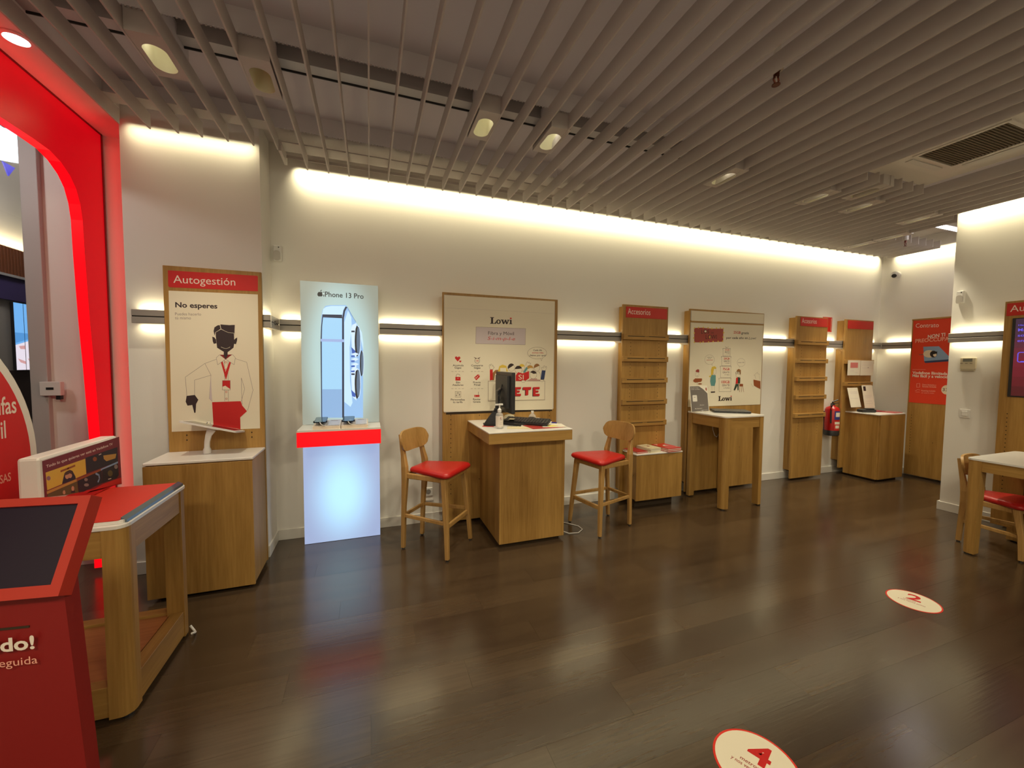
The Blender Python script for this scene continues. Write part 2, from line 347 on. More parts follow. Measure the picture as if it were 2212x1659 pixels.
ART={
'auto':[('p','red',[(37,2174),(570,2179),(576,2173),(574,2066),(43,2059),(36,2066)]),
('t', 'paper', 66, 2091, 367, 7, 52, 'Autogestión', 0, 0),
('p','white',[(37,2035),(573,2043),(566,1048),(26,1049)]),
('t', 'ink', 72, 1923, 247, 4, 34, 'No esperes', 2, 0),
('t', 'grey', 69, 1867, 151, 5, 19, 'Puedes hacerlo', 0, 0),
('t', 'grey', 68, 1839, 92, 3, 20, 'tú mismo', 0, 0),
('p','dred',[(323,1595),(403,1599),(383,1582),(360,1561),(340,1581)]),
('p','ink',[(305,1765),(341,1780),(376,1763),(417,1755),(416,1680),(411,1648),(388,1627),(374,1615),(373,1591),(360,1563),(349,1591),(350,1617),(329,1632),(310,1646),(307,1692),(304,1728)]),
('p','ink',[(283,1725),(296,1719),(305,1705),(307,1678),(291,1673),(285,1691)]),
('p','ink',[(436,1723),(424,1715),(416,1706),(415,1676),(427,1674),(434,1699)]),
('p','ink',[(292,1765),(298,1792),(318,1807),(331,1809),(335,1782),(305,1758),(299,1728),(295,1746)]),
('p','ink',[(334,1814),(389,1811),(423,1814),(418,1722),(416,1755),(379,1760),(338,1783)]),
('l','white',2,[(299,1728),(303,1756),(337,1780),(379,1758),(416,1754),(418,1721)]),
('l','white',2,[(331,1812),(337,1780)]),
('l','white',2,[(334,1652),(349,1644),(365,1641),(381,1646),(390,1654)]),
('l','grey',2,[(302,1562),(234,1532),(116,1435),(121,1301)]),
('l','grey',2,[(166,1303),(169,1413),(268,1448),(234,1532)]),
('l','grey',2,[(268,1448),(254,1280),(271,1258)]),
('l','grey',2,[(421,1568),(491,1543),(527,1336),(489,1186)]),
('l','grey',2,[(455,1427),(474,1346),(452,1261),(457,1232)]),
('l','grey',2,[(455,1427),(454,1252)]),
('l','grey',2,[(352,1558),(347,1259)]),
('l','grey',2,[(374,1558),(370,1258)]),
('p','lilac',[(268,1448),(254,1280),(271,1258),(268,1358)]),
('p','red',[(329,1549),(341,1549),(362,1451),(358,1413)]),
('p','red',[(396,1554),(384,1549),(357,1470),(359,1413)]),
('p','white',[(323,1595),(303,1573),(311,1523),(359,1563)]),
('l','grey',2,[(323,1595),(303,1573),(311,1523),(359,1563)]),
('p','white',[(403,1599),(421,1575),(412,1524),(362,1563)]),
('l','grey',2,[(403,1599),(421,1575),(412,1524),(362,1563)]),
('l','red',2,[(365,1541),(364,1546),(360,1548),(356,1546),(354,1541),(356,1537),(360,1535),(364,1537),(365,1541)]),
('l','red',2,[(366,1487),(364,1492),(360,1494),(356,1492),(355,1487),(356,1483),(360,1481),(364,1483),(366,1487)]),
('l','red',2,[(364,1325),(363,1330),(359,1332),(355,1330),(353,1325),(355,1321),(358,1319),(362,1321),(364,1325)]),
('l','red',2,[(364,1275),(362,1280),(358,1282),(354,1280),(353,1276),(354,1271),(358,1269),(362,1271),(364,1275)]),
('p','white',[(337,1409),(385,1409),(384,1340),(335,1341)]),
('p','red',[(337,1409),(385,1409),(384,1346),(354,1371),(336,1364)]),
('l','grey',2,[(337,1409),(385,1409),(384,1340),(335,1341),(337,1409)]),
('p','ink',[(120,1301),(168,1307),(188,1272),(174,1242),(169,1180),(162,1178),(151,1236),(123,1232),(113,1260)]),
('p','red',[(270,1253),(447,1256),(456,1223),(485,1180),(441,1136),(441,1047),(274,1088)])],
'phone':[('t', 'kk', 171, 2097, 316, 0, 41, 'iPhone 13 Pro', 1, 0),
('p','kk',[(154,2115),(153,2123),(149,2129),(143,2133),(137,2132),(132,2128),(128,2121),(126,2113),(127,2104),(131,2098),(137,2095),(143,2095),(148,2099),(152,2106)]),
('p','kk',[(168,2115),(167,2124),(163,2130),(157,2134),(151,2133),(145,2129),(142,2122),(140,2114),(141,2105),(145,2099),(151,2095),(157,2096),(162,2100),(166,2107)]),
('p','kk',[(148,2135),(151,2146),(160,2152),(157,2140)]),
('p','glow',[(179,2120),(177,2126),(173,2129),(168,2128),(164,2125),(162,2119),(164,2114),(168,2111),(173,2111),(177,2115)]),
('p','lb1',[(138,1078),(147,1812),(154,1930),(165,1987),(186,2019),(224,2028),(345,2035),(361,2015),(420,1900),(470,1808),(478,1679),(472,1065)]),
('p','lb0',[(160,1947),(169,1994),(192,2012),(231,2022),(342,2028),(325,1995),(316,1951)]),
('p','lb2',[(147,1077),(160,1917),(311,1924),(300,1071)]),
('p','lb3',[(151,1319),(303,1317),(300,1071),(147,1077)]),
('p','nv',[(163,1948),(314,1952),(314,1922),(159,1924)]),
('p','nv',[(144,1721),(150,1847),(162,1947),(169,1945),(158,1847),(153,1721),(147,1077),(140,1078)]),
('p','lb0',[(361,1990),(387,1934),(389,1849),(370,1676),(370,1388),(388,1199),(371,1163),(321,1208),(330,1889)]),
('p','nv',[(303,1071),(314,1924),(325,1988),(342,2023),(356,2019),(338,1982),(328,1924),(319,1071)]),
('l','nv',2,[(353,2021),(394,1945),(423,1896)]),
('p','lv',[(146,1743),(326,1743),(326,1720),(146,1721)]),
('p','lb0',[(420,1896),(470,1808),(480,1715),(479,1650),(452,1801)]),
('p','lbw',[(382,1823),(394,1870),(426,1886),(423,1587),(390,1623)]),
('p','bl',[(383,1680),(417,1645),(417,1616),(390,1623)]),
('p','nv',[(386,1820),(412,1821),(412,1807),(385,1806)]),
('p','kk',[(449,1732),(449,1773),(446,1810),(442,1840),(437,1858),(432,1865),(426,1858),(420,1839),(416,1809),(413,1772),(411,1731),(412,1690),(414,1653),(418,1624),(423,1605),(429,1598),(435,1605),(440,1624),(445,1654),(448,1691)]),
('p','lbw',[(461,1734),(460,1773),(458,1809),(455,1837),(450,1855),(445,1861),(440,1854),(435,1836),(431,1808),(428,1772),(427,1733),(427,1694),(429,1658),(433,1630),(437,1612),(442,1606),(448,1612),(452,1630),(457,1659),(459,1694)]),
('p','slate',[(456,1734),(456,1772),(454,1806),(451,1833),(447,1851),(442,1856),(438,1850),(433,1833),(430,1805),(427,1771),(426,1733),(426,1695),(428,1661),(431,1633),(435,1616),(440,1610),(444,1616),(449,1634),(452,1661),(455,1696)]),
('p','lbw',[(378,1457),(390,1504),(422,1519),(419,1217),(386,1254)]),
('p','bl',[(378,1312),(413,1275),(412,1246),(386,1254)]),
('p','nv',[(381,1453),(408,1453),(408,1439),(381,1439)]),
('p','kk',[(445,1362),(445,1403),(442,1439),(438,1468),(433,1487),(427,1493),(422,1487),(416,1468),(412,1439),(408,1403),(407,1363),(408,1322),(410,1286),(414,1257),(419,1238),(425,1231),(430,1238),(436,1256),(441,1285),(444,1322)]),
('p','lbw',[(457,1364),(456,1402),(454,1437),(451,1465),(446,1483),(441,1489),(436,1483),(431,1465),(427,1437),(424,1403),(423,1364),(423,1325),(425,1290),(428,1263),(433,1245),(438,1238),(444,1244),(448,1262),(453,1290),(455,1325)]),
('p','slate',[(452,1364),(451,1401),(450,1435),(447,1462),(443,1479),(438,1485),(434,1479),(429,1462),(426,1435),(423,1401),(422,1364),(422,1327),(424,1293),(427,1266),(431,1249),(436,1243),(440,1249),(445,1266),(448,1293),(451,1326)]),
('p','kk',[(478,1541),(478,1576),(476,1607),(474,1632),(470,1648),(466,1653),(462,1647),(458,1631),(454,1607),(452,1575),(451,1540),(451,1506),(453,1474),(456,1449),(459,1433),(463,1428),(468,1433),(472,1449),(475,1474),(477,1506)]),
('p','lbw',[(485,1541),(485,1574),(483,1604),(481,1628),(478,1643),(474,1648),(470,1643),(467,1627),(464,1604),(461,1574),(461,1541),(461,1507),(462,1477),(465,1453),(468,1438),(472,1433),(476,1438),(479,1453),(482,1477),(484,1507)]),
('p','slate',[(481,1541),(481,1573),(480,1601),(478,1624),(475,1639),(472,1644),(469,1639),(466,1624),(463,1601),(461,1572),(461,1541),(461,1509),(462,1480),(464,1457),(467,1442),(470,1437),(473,1442),(476,1457),(478,1480),(480,1509)]),
('p','lbw',[(378,1619),(417,1633),(444,1620),(417,1604)]),
('p','bl',[(380,1605),(410,1609),(410,1595),(383,1593)]),
('p','lbw',[(377,1576),(416,1589),(443,1577),(416,1560)]),
('p','bl',[(379,1562),(409,1566),(409,1552),(382,1550)]),
('p','lbw',[(377,1533),(416,1546),(443,1533),(416,1517)]),
('p','bl',[(379,1518),(409,1523),(409,1508),(382,1507)]),
('p','lbw',[(376,1489),(415,1503),(442,1490),(415,1474)]),
('p','bl',[(378,1475),(408,1479),(408,1465),(381,1463)])],
'fibre':[('p','white',[(13,2176),(1141,2186),(1134,1078),(5,1094)]),
('l','pale',2,[(13,2059),(555,2063),(1141,2058)]),
('w',456,1931,226,4,63),
('p','lilac',[(316,1895),(824,1898),(822,1736),(313,1736)]),
('l','brown',2,[(316,1895),(824,1898),(822,1736),(313,1736),(316,1895)]),
('t', 'ink', 436, 1825, 265, 3, 32, 'Fibra y Móvil', 0, 0),
('t', 'red', 429, 1775, 280, 2, 32, 'S-i-m-p-l-e', 0, 1),
('p','red',[(139,1563),(112,1594),(114,1607),(127,1612),(139,1603),(151,1612),(163,1606),(165,1594)]),
('p','red',[(163,1553),(152,1566),(153,1572),(158,1574),(163,1570),(168,1574),(174,1571),(175,1566)]),
('t', 'ink', 92, 1519, 103, 1, 17, 'Acumula', 1, 0),
('t', 'ink', 109, 1497, 65, 0, 16, 'Gigas', 1, 0),
('t', 'ink', 270, 1519, 115, 1, 17, 'Comparte', 1, 0),
('t', 'ink', 296, 1497, 65, 0, 16, 'Gigas', 1, 0),
('t', 'ink', 122, 1357, 39, 0, 17, 'Sin', 1, 0),
('t', 'ink', 88, 1335, 106, -1, 16, 'Ataduras', 1, 0),
('t', 'ink', 290, 1357, 73, 0, 17, 'Precio', 1, 0),
('t', 'ink', 298, 1334, 61, -1, 17, 'Final', 1, 0),
('t', 'ink', 74, 1196, 134, -3, 17, 'Personaliza', 1, 0),
('t', 'ink', 94, 1172, 92, -2, 17, 'tu tarifa', 1, 0),
('t', 'ink', 289, 1195, 76, -2, 17, 'Router', 1, 0),
('t', 'ink', 289, 1170, 73, -2, 17, 'Gratis', 1, 0),
('p','brown',[(293,1608),(328,1596),(362,1609),(342,1588),(316,1587)]),
('p','white',[(352,1573),(351,1580),(347,1587),(342,1592),(336,1595),(328,1596),(321,1595),(314,1592),(309,1586),(306,1580),(305,1572),(306,1565),(309,1558),(314,1553),(321,1550),(328,1549),(336,1550),(342,1553),(348,1559),(351,1565)]),
('l','brown',3,[(352,1573),(351,1580),(347,1587),(342,1592),(336,1595),(328,1596),(321,1595),(314,1592),(309,1586),(306,1580),(305,1572),(306,1565),(309,1558),(314,1553),(321,1550),(328,1549),(336,1550),(342,1553),(348,1559),(351,1565),(352,1573)]),
('t', 'red', 314, 1566, 28, 0, 14, 'GB', 1, 0),
('l','brown',2,[(79,1470),(98,1470)]),
('l','brown',2,[(112,1470),(131,1470)]),
('l','brown',2,[(145,1470),(164,1470)]),
('l','brown',2,[(179,1470),(198,1470)]),
('l','brown',2,[(266,1470),(285,1470)]),
('l','brown',2,[(300,1470),(319,1470)]),
('l','brown',2,[(334,1470),(353,1470)]),
('l','brown',2,[(368,1470),(388,1470)]),
('l','brown',2,[(79,1309),(98,1308)]),
('l','brown',2,[(112,1308),(131,1308)]),
('l','brown',2,[(146,1308),(164,1308)]),
('l','brown',2,[(179,1307),(198,1307)]),
('l','brown',2,[(266,1306),(285,1306)]),
('l','brown',2,[(300,1306),(320,1305)]),
('l','brown',2,[(334,1305),(354,1305)]),
('l','brown',2,[(369,1305),(388,1305)]),
('p','red',[(117,1419),(166,1418),(166,1384),(117,1384)]),
('l','brown',3,[(125,1419),(125,1436),(135,1446),(152,1443),(161,1432)]),
('p','white',[(145,1406),(144,1408),(142,1409),(139,1408),(138,1406),(139,1403),(142,1402),(144,1403)]),
('p','red',[(298,1412),(335,1442),(353,1437),(355,1419),(320,1385)]),
('l','white',4,[(310,1412),(318,1403),(335,1425)]),
('p','white',[(350,1432),(349,1435),(346,1436),(343,1435),(342,1432),(343,1430),(346,1429),(349,1430)]),
('l','brown',2,[(115,1281),(170,1280),(170,1225),(115,1226),(115,1281)]),
('l','ink',2,[(126,1274),(126,1233)]),
('p','ink',[(130,1242),(129,1246),(126,1247),(123,1246),(122,1242),(123,1238),(126,1236),(129,1238)]),
('l','ink',2,[(141,1274),(141,1233)]),
('p','ink',[(146,1266),(144,1270),(141,1272),(138,1271),(137,1267),(138,1262),(141,1261),(144,1262)]),
('l','ink',2,[(156,1273),(157,1232)]),
('p','ink',[(161,1250),(160,1254),(156,1255),(153,1254),(152,1250),(153,1246),(157,1244),(160,1246)]),
('p','red',[(300,1244),(352,1243),(352,1225),(300,1226)]),
('l','brown',3,[(341,1243),(342,1274)]),
('p','white',[(313,1234),(312,1237),(309,1238),(307,1237),(306,1235),(307,1232),(309,1231),(312,1232)]),
('p','white',[(991,1604),(1000,1579),(1013,1607)]),
('l','brown',2,[(990,1602),(1000,1579),(1013,1607)]),
('p','white',[(1058,1658),(1053,1677),(1037,1693),(1013,1706),(984,1714),(951,1716),(918,1712),(889,1703),(866,1690),(852,1673),(847,1655),(852,1637),(867,1621),(890,1608),(920,1600),(952,1597),(985,1601),(1015,1610),(1038,1623),(1053,1640)]),
('l','brown',2,[(1058,1658),(1055,1672),(1047,1684),(1034,1695),(1017,1704),(997,1711),(974,1715),(951,1716),(927,1714),(905,1709),(886,1702),(869,1692),(857,1681),(849,1668),(847,1655),(850,1642),(857,1630),(870,1619),(887,1610),(907,1603),(929,1599),(952,1597),(976,1599),(998,1604),(1018,1611),(1035,1621),(1048,1632),(1056,1645),(1058,1658)]),
('t', 'ink', 909, 1677, 95, 2, 15, 'Cada día', 1, 0),
('t', 'red', 896, 1652, 128, 2, 15, 'somos más.', 1, 0),
('t', 'ink', 867, 1625, 182, 1, 15, '¿Sabes por qué?', 1, 0),
('p','tan',[(475,1386),(482,1455),(512,1485),(543,1485),(552,1381)]),
('p','white',[(498,1382),(509,1448),(543,1455),(544,1382)]),
('p','red',[(455,1488),(484,1488),(486,1391),(456,1382)]),
('p','white',[(457,1492),(447,1528),(455,1539),(460,1521),(465,1542),(474,1542),(478,1521),(488,1532),(488,1514),(501,1513),(486,1491)]),
('l','brown',2,[(457,1492),(447,1528),(455,1539),(460,1521),(465,1542),(474,1542),(478,1521),(488,1532),(488,1514),(501,1513),(486,1491),(457,1492)]),
('p','white',[(818,1508),(817,1518),(812,1528),(805,1535),(797,1540),(787,1542),(778,1540),(769,1535),(763,1528),(759,1518),(757,1508),(759,1497),(763,1488),(770,1480),(779,1476),(788,1474),(797,1476),(806,1480),(813,1488),(817,1497)]),
('l','brown',2,[(818,1508),(817,1518),(812,1528),(805,1535),(797,1540),(787,1542),(778,1540),(769,1535),(763,1528),(759,1518),(757,1508),(759,1497),(763,1488),(770,1480),(779,1476),(788,1474),(797,1476),(806,1480),(813,1488),(817,1497),(818,1508)]),
('p','yel',[(819,1521),(815,1530),(808,1537),(799,1542),(789,1545),(779,1544),(770,1540),(763,1533),(757,1524),(754,1514),(791,1516)]),
('p','white',[(911,1497),(910,1507),(905,1516),(897,1523),(887,1527),(877,1529),(866,1527),(857,1522),(849,1515),(844,1506),(843,1497),(845,1487),(850,1478),(857,1471),(867,1467),(877,1465),(888,1467),(898,1471),(905,1478),(910,1487)]),
('l','brown',2,[(911,1497),(910,1507),(905,1516),(897,1523),(887,1527),(877,1529),(866,1527),(857,1522),(849,1515),(844,1506),(843,1497),(845,1487),(850,1478),(857,1471),(867,1467),(877,1465),(888,1467),(898,1471),(905,1478),(910,1487),(911,1497)]),
('p','gold',[(914,1503),(909,1514),(901,1524),(890,1530),(877,1532),(864,1529),(853,1523),(844,1514),(840,1503),(840,1491),(880,1505)]),
('p','white',[(982,1510),(981,1521),(976,1532),(969,1540),(960,1545),(950,1546),(941,1545),(932,1539),(925,1531),(921,1521),(920,1510),(921,1499),(926,1488),(933,1480),(942,1475),(951,1473),(961,1475),(970,1480),(977,1489),(981,1499)]),
('l','brown',2,[(982,1510),(981,1521),(976,1532),(969,1540),(960,1545),(950,1546),(941,1545),(932,1539),(925,1531),(921,1521),(920,1510),(921,1499),(926,1488),(933,1480),(942,1475),(951,1473),(961,1475),(970,1480),(977,1489),(981,1499),(982,1510)]),
('p','tan',[(981,1530),(974,1539),(965,1546),(954,1549),(944,1549),(934,1544),(925,1537),(919,1527),(916,1515),(917,1503),(954,1519)]),
('p','white',[(710,1509),(708,1521),(703,1531),(696,1539),(686,1544),(676,1546),(665,1544),(656,1539),(648,1531),(644,1520),(642,1509),(644,1497),(649,1487),(656,1479),(666,1473),(676,1472),(687,1473),(696,1479),(704,1487),(708,1497)]),
('l','brown',2,[(710,1509),(708,1521),(703,1531),(696,1539),(686,1544),(676,1546),(665,1544),(656,1539),(648,1531),(644,1520),(642,1509),(644,1497),(649,1487),(656,1479),(666,1473),(676,1472),(687,1473),(696,1479),(704,1487),(708,1497),(710,1509)]),
('p','dk',[(704,1535),(695,1543),(685,1548),(673,1549),(662,1546),(652,1540),(645,1531),(640,1519),(639,1507),(641,1495),(679,1518)]),
('p','white',[(789,1487),(787,1498),(781,1509),(773,1517),(763,1522),(751,1524),(740,1522),(730,1517),(722,1509),(717,1498),(715,1487),(717,1475),(722,1465),(730,1456),(741,1451),(752,1449),(763,1451),(774,1456),(782,1465),(787,1475)]),
('l','brown',2,[(789,1487),(787,1498),(781,1509),(773,1517),(763,1522),(751,1524),(740,1522),(730,1517),(722,1509),(717,1498),(715,1487),(717,1475),(722,1465),(730,1456),(741,1451),(752,1449),(763,1451),(774,1456),(782,1465),(787,1475),(789,1487)]),
('p','dk',[(789,1501),(784,1511),(775,1519),(765,1525),(754,1527),(742,1526),(731,1522),(722,1514),(716,1505),(712,1494),(755,1496)]),
('p','yel',[(537,1470),(551,1522),(583,1537),(622,1526),(641,1470)]),
('p','white',[(559,1505),(622,1506),(623,1470),(559,1470)]),
('p','teal',[(800,1463),(836,1516),(851,1502),(822,1457)]),
('p','white',[(828,1527),(836,1557),(848,1568),(864,1565),(885,1557),(873,1535),(848,1523)]),
('l','brown',2,[(828,1527),(836,1557),(848,1568),(856,1553),(866,1565),(870,1550),(885,1557),(873,1535),(848,1523)]),
('p','grn',[(696,1455),(716,1448),(717,1377),(697,1377)]),
('p','red',[(723,1433),(748,1463),(796,1451),(865,1474),(867,1402),(821,1374),(723,1374)]),
('t', 'white', 753, 1391, 54, -2, 47, 'SI', 0, 0),
('p','mauve',[(838,1373),(890,1400),(977,1400),(998,1371)]),
('p','white',[(960,1470),(989,1447),(994,1386),(952,1390)]),
('l','brown',2,[(968,1470),(989,1447),(994,1386)]),
('p','white',[(948,1436),(946,1448),(941,1459),(932,1468),(922,1474),(910,1476),(898,1474),(888,1468),(880,1459),(874,1448),(873,1436),(875,1424),(880,1413),(889,1404),(899,1399),(911,1397),(923,1398),(933,1404),(941,1413),(947,1424)]),
('l','brown',2,[(948,1436),(946,1448),(941,1459),(932,1468),(922,1474),(910,1476),(898,1474),(888,1468),(880,1459),(874,1448),(873,1436),(875,1424),(880,1413),(889,1404),(899,1399),(911,1397),(923,1398),(933,1404),(941,1413),(947,1424),(948,1436)]),
('p','dk',[(949,1451),(945,1459),(938,1467),(931,1473),(922,1477),(912,1479),(903,1478),(894,1475),(886,1470),(879,1463),(914,1446)]),
('p','navy',[(1005,1482),(1047,1480),(1032,1388),(992,1390)]),
('p','white',[(1009,1484),(1001,1510),(1013,1516),(1022,1505),(1026,1528),(1038,1528),(1041,1509),(1055,1524),(1058,1509),(1045,1482)]),
('l','brown',2,[(1009,1484),(1001,1510),(1013,1516),(1022,1505),(1026,1528),(1038,1528),(1041,1509),(1055,1524),(1058,1509),(1045,1482)]),
('p','white',[(438,1376),(1040,1373),(1040,1181),(441,1183)]),
('l','brown',3,[(438,1376),(1040,1373),(1040,1181),(441,1183),(438,1376)]),
('p','white',[(825,1372),(824,1375),(820,1378),(816,1381),(810,1382),(803,1383),(797,1382),(791,1381),(786,1379),(784,1376),(783,1372),(784,1369),(787,1366),(791,1364),(797,1362),(804,1362),(810,1362),(816,1364),(821,1366),(824,1369)]),
('l','brown',2,[(825,1372),(824,1375),(820,1378),(816,1381),(810,1382),(803,1383),(797,1382),(791,1381),(786,1379),(784,1376),(783,1372),(784,1369),(787,1366),(791,1364),(797,1362),(804,1362),(810,1362),(816,1364),(821,1366),(824,1369),(825,1372)]),
('p','white',[(1028,1377),(1027,1380),(1024,1383),(1019,1385),(1013,1386),(1007,1387),(1000,1386),(994,1385),(989,1383),(986,1380),(985,1377),(986,1374),(989,1371),(994,1369),(1000,1367),(1007,1367),(1013,1367),(1020,1369),(1024,1371),(1027,1374)]),
('l','brown',2,[(1028,1377),(1027,1380),(1024,1383),(1019,1385),(1013,1386),(1007,1387),(1000,1386),(994,1385),(989,1383),(986,1380),(985,1377),(986,1374),(989,1371),(994,1369),(1000,1367),(1007,1367),(1013,1367),(1020,1369),(1024,1371),(1027,1374),(1028,1377)]),
('p','ink',[(703,1310),(772,1311),(772,1289),(729,1289),(729,1277),(759,1276),(759,1256),(729,1257),(729,1243),(773,1243),(771,1220),(702,1221)]),
('p','red',[(711,1314),(780,1315),(780,1294),(737,1293),(737,1281),(767,1280),(767,1261),(737,1261),(737,1248),(781,1247),(779,1224),(710,1226)]),
('p','ink',[(904,1307),(975,1308),(975,1287),(930,1286),(931,1273),(962,1273),(962,1253),(931,1254),(931,1240),(976,1239),(974,1216),(903,1217)]),
('p','red',[(912,1312),(983,1313),(984,1291),(939,1290),(939,1278),(970,1277),(971,1257),(939,1258),(939,1244),(984,1243),(983,1220),(911,1222)]),
('p','ink',[(794,1309),(883,1309),(882,1283),(852,1282),(851,1228),(821,1227),(822,1281),(794,1282)]),
('p','red',[(802,1313),(891,1314),(890,1288),(860,1287),(859,1232),(829,1231),(830,1286),(802,1286)]),
('t', 'red', 529, 1230, 161, -3, 85, 'ÚN', 2, 0)],
'years':[('p','white',[(22,2181),(1180,2197),(1179,2080),(23,2065)]),
('p','white',[(21,2041),(1176,2055),(1169,1050),(12,1052)]),
('p','brick',[(66,1983),(183,1991),(337,1985),(517,1991),(520,1834),(375,1826),(242,1817),(75,1814)]),
('p','yel',[(83,1981),(80,1988),(73,1990),(66,1987),(63,1980),(66,1974),(74,1971),(80,1974)]),
('p','yel',[(141,1989),(138,1996),(131,1999),(124,1995),(121,1989),(124,1982),(131,1980),(138,1983)]),
('p','yel',[(216,1994),(213,2000),(205,2003),(198,2000),(195,1993),(199,1986),(206,1984),(213,1987)]),
('p','yel',[(287,1993),(284,1999),(277,2002),(270,1999),(267,1992),(270,1985),(278,1983),(285,1986)]),
('p','yel',[(348,1988),(344,1994),(337,1997),(330,1994),(327,1987),(330,1980),(338,1978),(345,1981)]),
('p','yel',[(418,1993),(415,2000),(407,2003),(400,2000),(397,1993),(401,1986),(408,1983),(415,1986)]),
('p','yel',[(479,1997),(476,2004),(468,2006),(461,2003),(458,1996),(461,1990),(469,1987),(476,1990)]),
('p','yel',[(524,1994),(520,2001),(513,2003),(505,2000),(503,1993),(506,1987),(514,1984),(521,1987)]),
('p','yel',[(534,1943),(530,1950),(522,1953),(515,1950),(512,1943),(516,1936),(523,1933),(531,1936)]),
('p','yel',[(528,1891),(525,1897),(517,1900),(510,1897),(507,1890),(511,1883),(518,1881),(526,1884)]),
('p','yel',[(522,1839),(519,1846),(511,1849),(504,1846),(501,1839),(505,1832),(512,1829),(520,1832)]),
('p','yel',[(451,1835),(447,1842),(440,1845),(432,1842),(430,1835),(433,1828),(440,1825),(448,1828)]),
('p','yel',[(373,1832),(370,1838),(362,1841),(355,1838),(352,1831),(356,1824),(363,1822),(370,1825)]),
('p','yel',[(303,1824),(300,1831),(292,1833),(285,1830),(282,1824),(286,1817),(293,1814),(300,1817)]),
('p','yel',[(219,1824),(216,1830),(208,1833),(201,1830),(198,1823),(202,1816),(209,1814),(216,1817)]),
('p','yel',[(175,1815),(172,1822),(165,1825),(158,1822),(155,1815),(158,1808),(166,1806),(173,1809)]),
('p','yel',[(88,1816),(85,1823),(77,1826),(70,1823),(68,1816),(71,1809),(78,1807),(85,1810)]),
('p','yel',[(76,1866),(73,1872),(65,1875),(58,1872),(56,1865),(59,1858),(66,1856),(73,1859)]),
('p','yel',[(81,1925),(78,1931),(71,1934),(64,1931),(61,1924),(65,1917),(72,1915),(79,1918)]),
('t', 'dk', 176, 1920, 120, 7, 45, 'LOS', 0, 0),
('p','white',[(259,1950),(256,1957),(246,1960),(235,1960),(226,1956),(223,1949),(227,1943),(236,1939),(247,1939),(256,1944)]),
('t', 'dk', 324, 1926, 42, 1, 18, 'DE', 0, 0),
('t', 'dk', 245, 1858, 171, 5, 50, 'LOWI', 0, 0),
('p','gold',[(323,1881),(320,1895),(314,1903),(306,1903),(300,1894),(298,1880),(301,1866),(308,1857),(316,1858),(321,1866)]),
('t', 'red', 681, 1938, 115, 0, 30, '25GB', 1, 0),
('t', 'ink', 808, 1936, 125, 2, 28, 'gratis', 1, 0),
('t', 'ink', 567, 1870, 352, 7, 27, 'por cada año en', 1, 0),
('t', 'ink', 934, 1873, 116, 4, 30, 'Lowi', 0, 1),
('l','grey',3,[(521,1753),(634,1755),(638,1661),(525,1659),(521,1753)]),
('l','grey',2,[(515,1738),(515,1752),(640,1755),(641,1740)]),
('l','grey',3,[(504,1655),(649,1657),(654,1542),(509,1541),(504,1655)]),
('l','grey',2,[(498,1640),(498,1655),(656,1657),(656,1642)]),
('l','grey',3,[(488,1537),(657,1538),(664,1397),(495,1398),(488,1537)]),
('l','grey',2,[(483,1522),(482,1537),(663,1538),(664,1523)]),
('l','grey',3,[(474,1390),(664,1389),(672,1224),(481,1227),(474,1390)]),
('l','grey',2,[(468,1375),(467,1390),(670,1389),(671,1374)]),
('l','grey',3,[(555,1776),(579,1760),(606,1775),(579,1760),(563,1763)]),
('t', 'pink', 551, 1725, 71, 1, 21, '25GB', 1, 0),
('t', 'grey', 550, 1701, 73, 1, 16, 'GRATIS', 1, 0),
('t', 'grey', 578, 1684, 46, 1, 10, 'x 1 año', 1, 0),
('t', 'red', 538, 1617, 92, 1, 24, '50GB', 1, 0),
('t', 'grey', 539, 1588, 93, 1, 20, 'GRATIS', 1, 0),
('t', 'grey', 561, 1569, 70, 1, 11, 'x 2 años', 1, 0),
('t', 'red', 528, 1486, 109, 0, 29, '75GB', 1, 0),
('t', 'grey', 527, 1451, 110, 0, 22, 'GRATIS', 1, 0),
('t', 'grey', 557, 1427, 81, -1, 12, 'x 3 años', 1, 0),
('t', 'red', 512, 1329, 134, -2, 31, '100GB', 1, 0),
('t', 'grey', 526, 1292, 121, -1, 25, 'GRATIS', 1, 0),
('t', 'grey', 551, 1264, 97, -1, 15, 'x 4 años', 1, 0),
('p','white',[(348,1556),(360,1544),(361,1563)]),
('l','grey',2,[(348,1556),(360,1544),(361,1563)]),
('p','white',[(390,1615),(385,1633),(374,1649),(357,1661),(336,1669),(313,1672),(290,1668),(269,1660),(254,1647),(244,1631),(241,1613),(245,1595),(256,1579),(273,1567),(294,1559),(318,1556),(341,1559),(361,1567),(377,1580),(387,1597)]),
('l','grey',2,[(390,1615),(385,1633),(374,1649),(357,1661),(336,1669),(313,1672),(290,1668),(269,1660),(254,1647),(244,1631),(241,1613),(245,1595),(256,1579),(273,1567),(294,1559),(318,1556),(341,1559),(361,1567),(377,1580),(387,1597),(390,1615)]),
('p','white',[(786,1538),(796,1522),(810,1538)]),
('l','grey',2,[(786,1538),(796,1522),(810,1538)]),
('p','white',[(890,1585),(885,1600),(875,1614),(860,1625),(841,1632),(820,1634),(800,1631),(782,1624),(768,1613),(759,1599),(756,1584),(760,1568),(770,1555),(786,1544),(804,1537),(825,1534),(846,1537),(864,1544),(878,1555),(887,1569)]),
('l','grey',2,[(890,1585),(885,1600),(875,1614),(860,1625),(841,1632),(820,1634),(800,1631),(782,1624),(768,1613),(759,1599),(756,1584),(760,1568),(770,1555),(786,1544),(804,1537),(825,1534),(846,1537),(864,1544),(878,1555),(887,1569),(890,1585)]),
('t', 'grey', 278, 1637, 76, 1, 10, '¿cuántos GB', 1, 0),
('t', 'grey', 293, 1622, 45, 0, 9, 'da la', 1, 0),
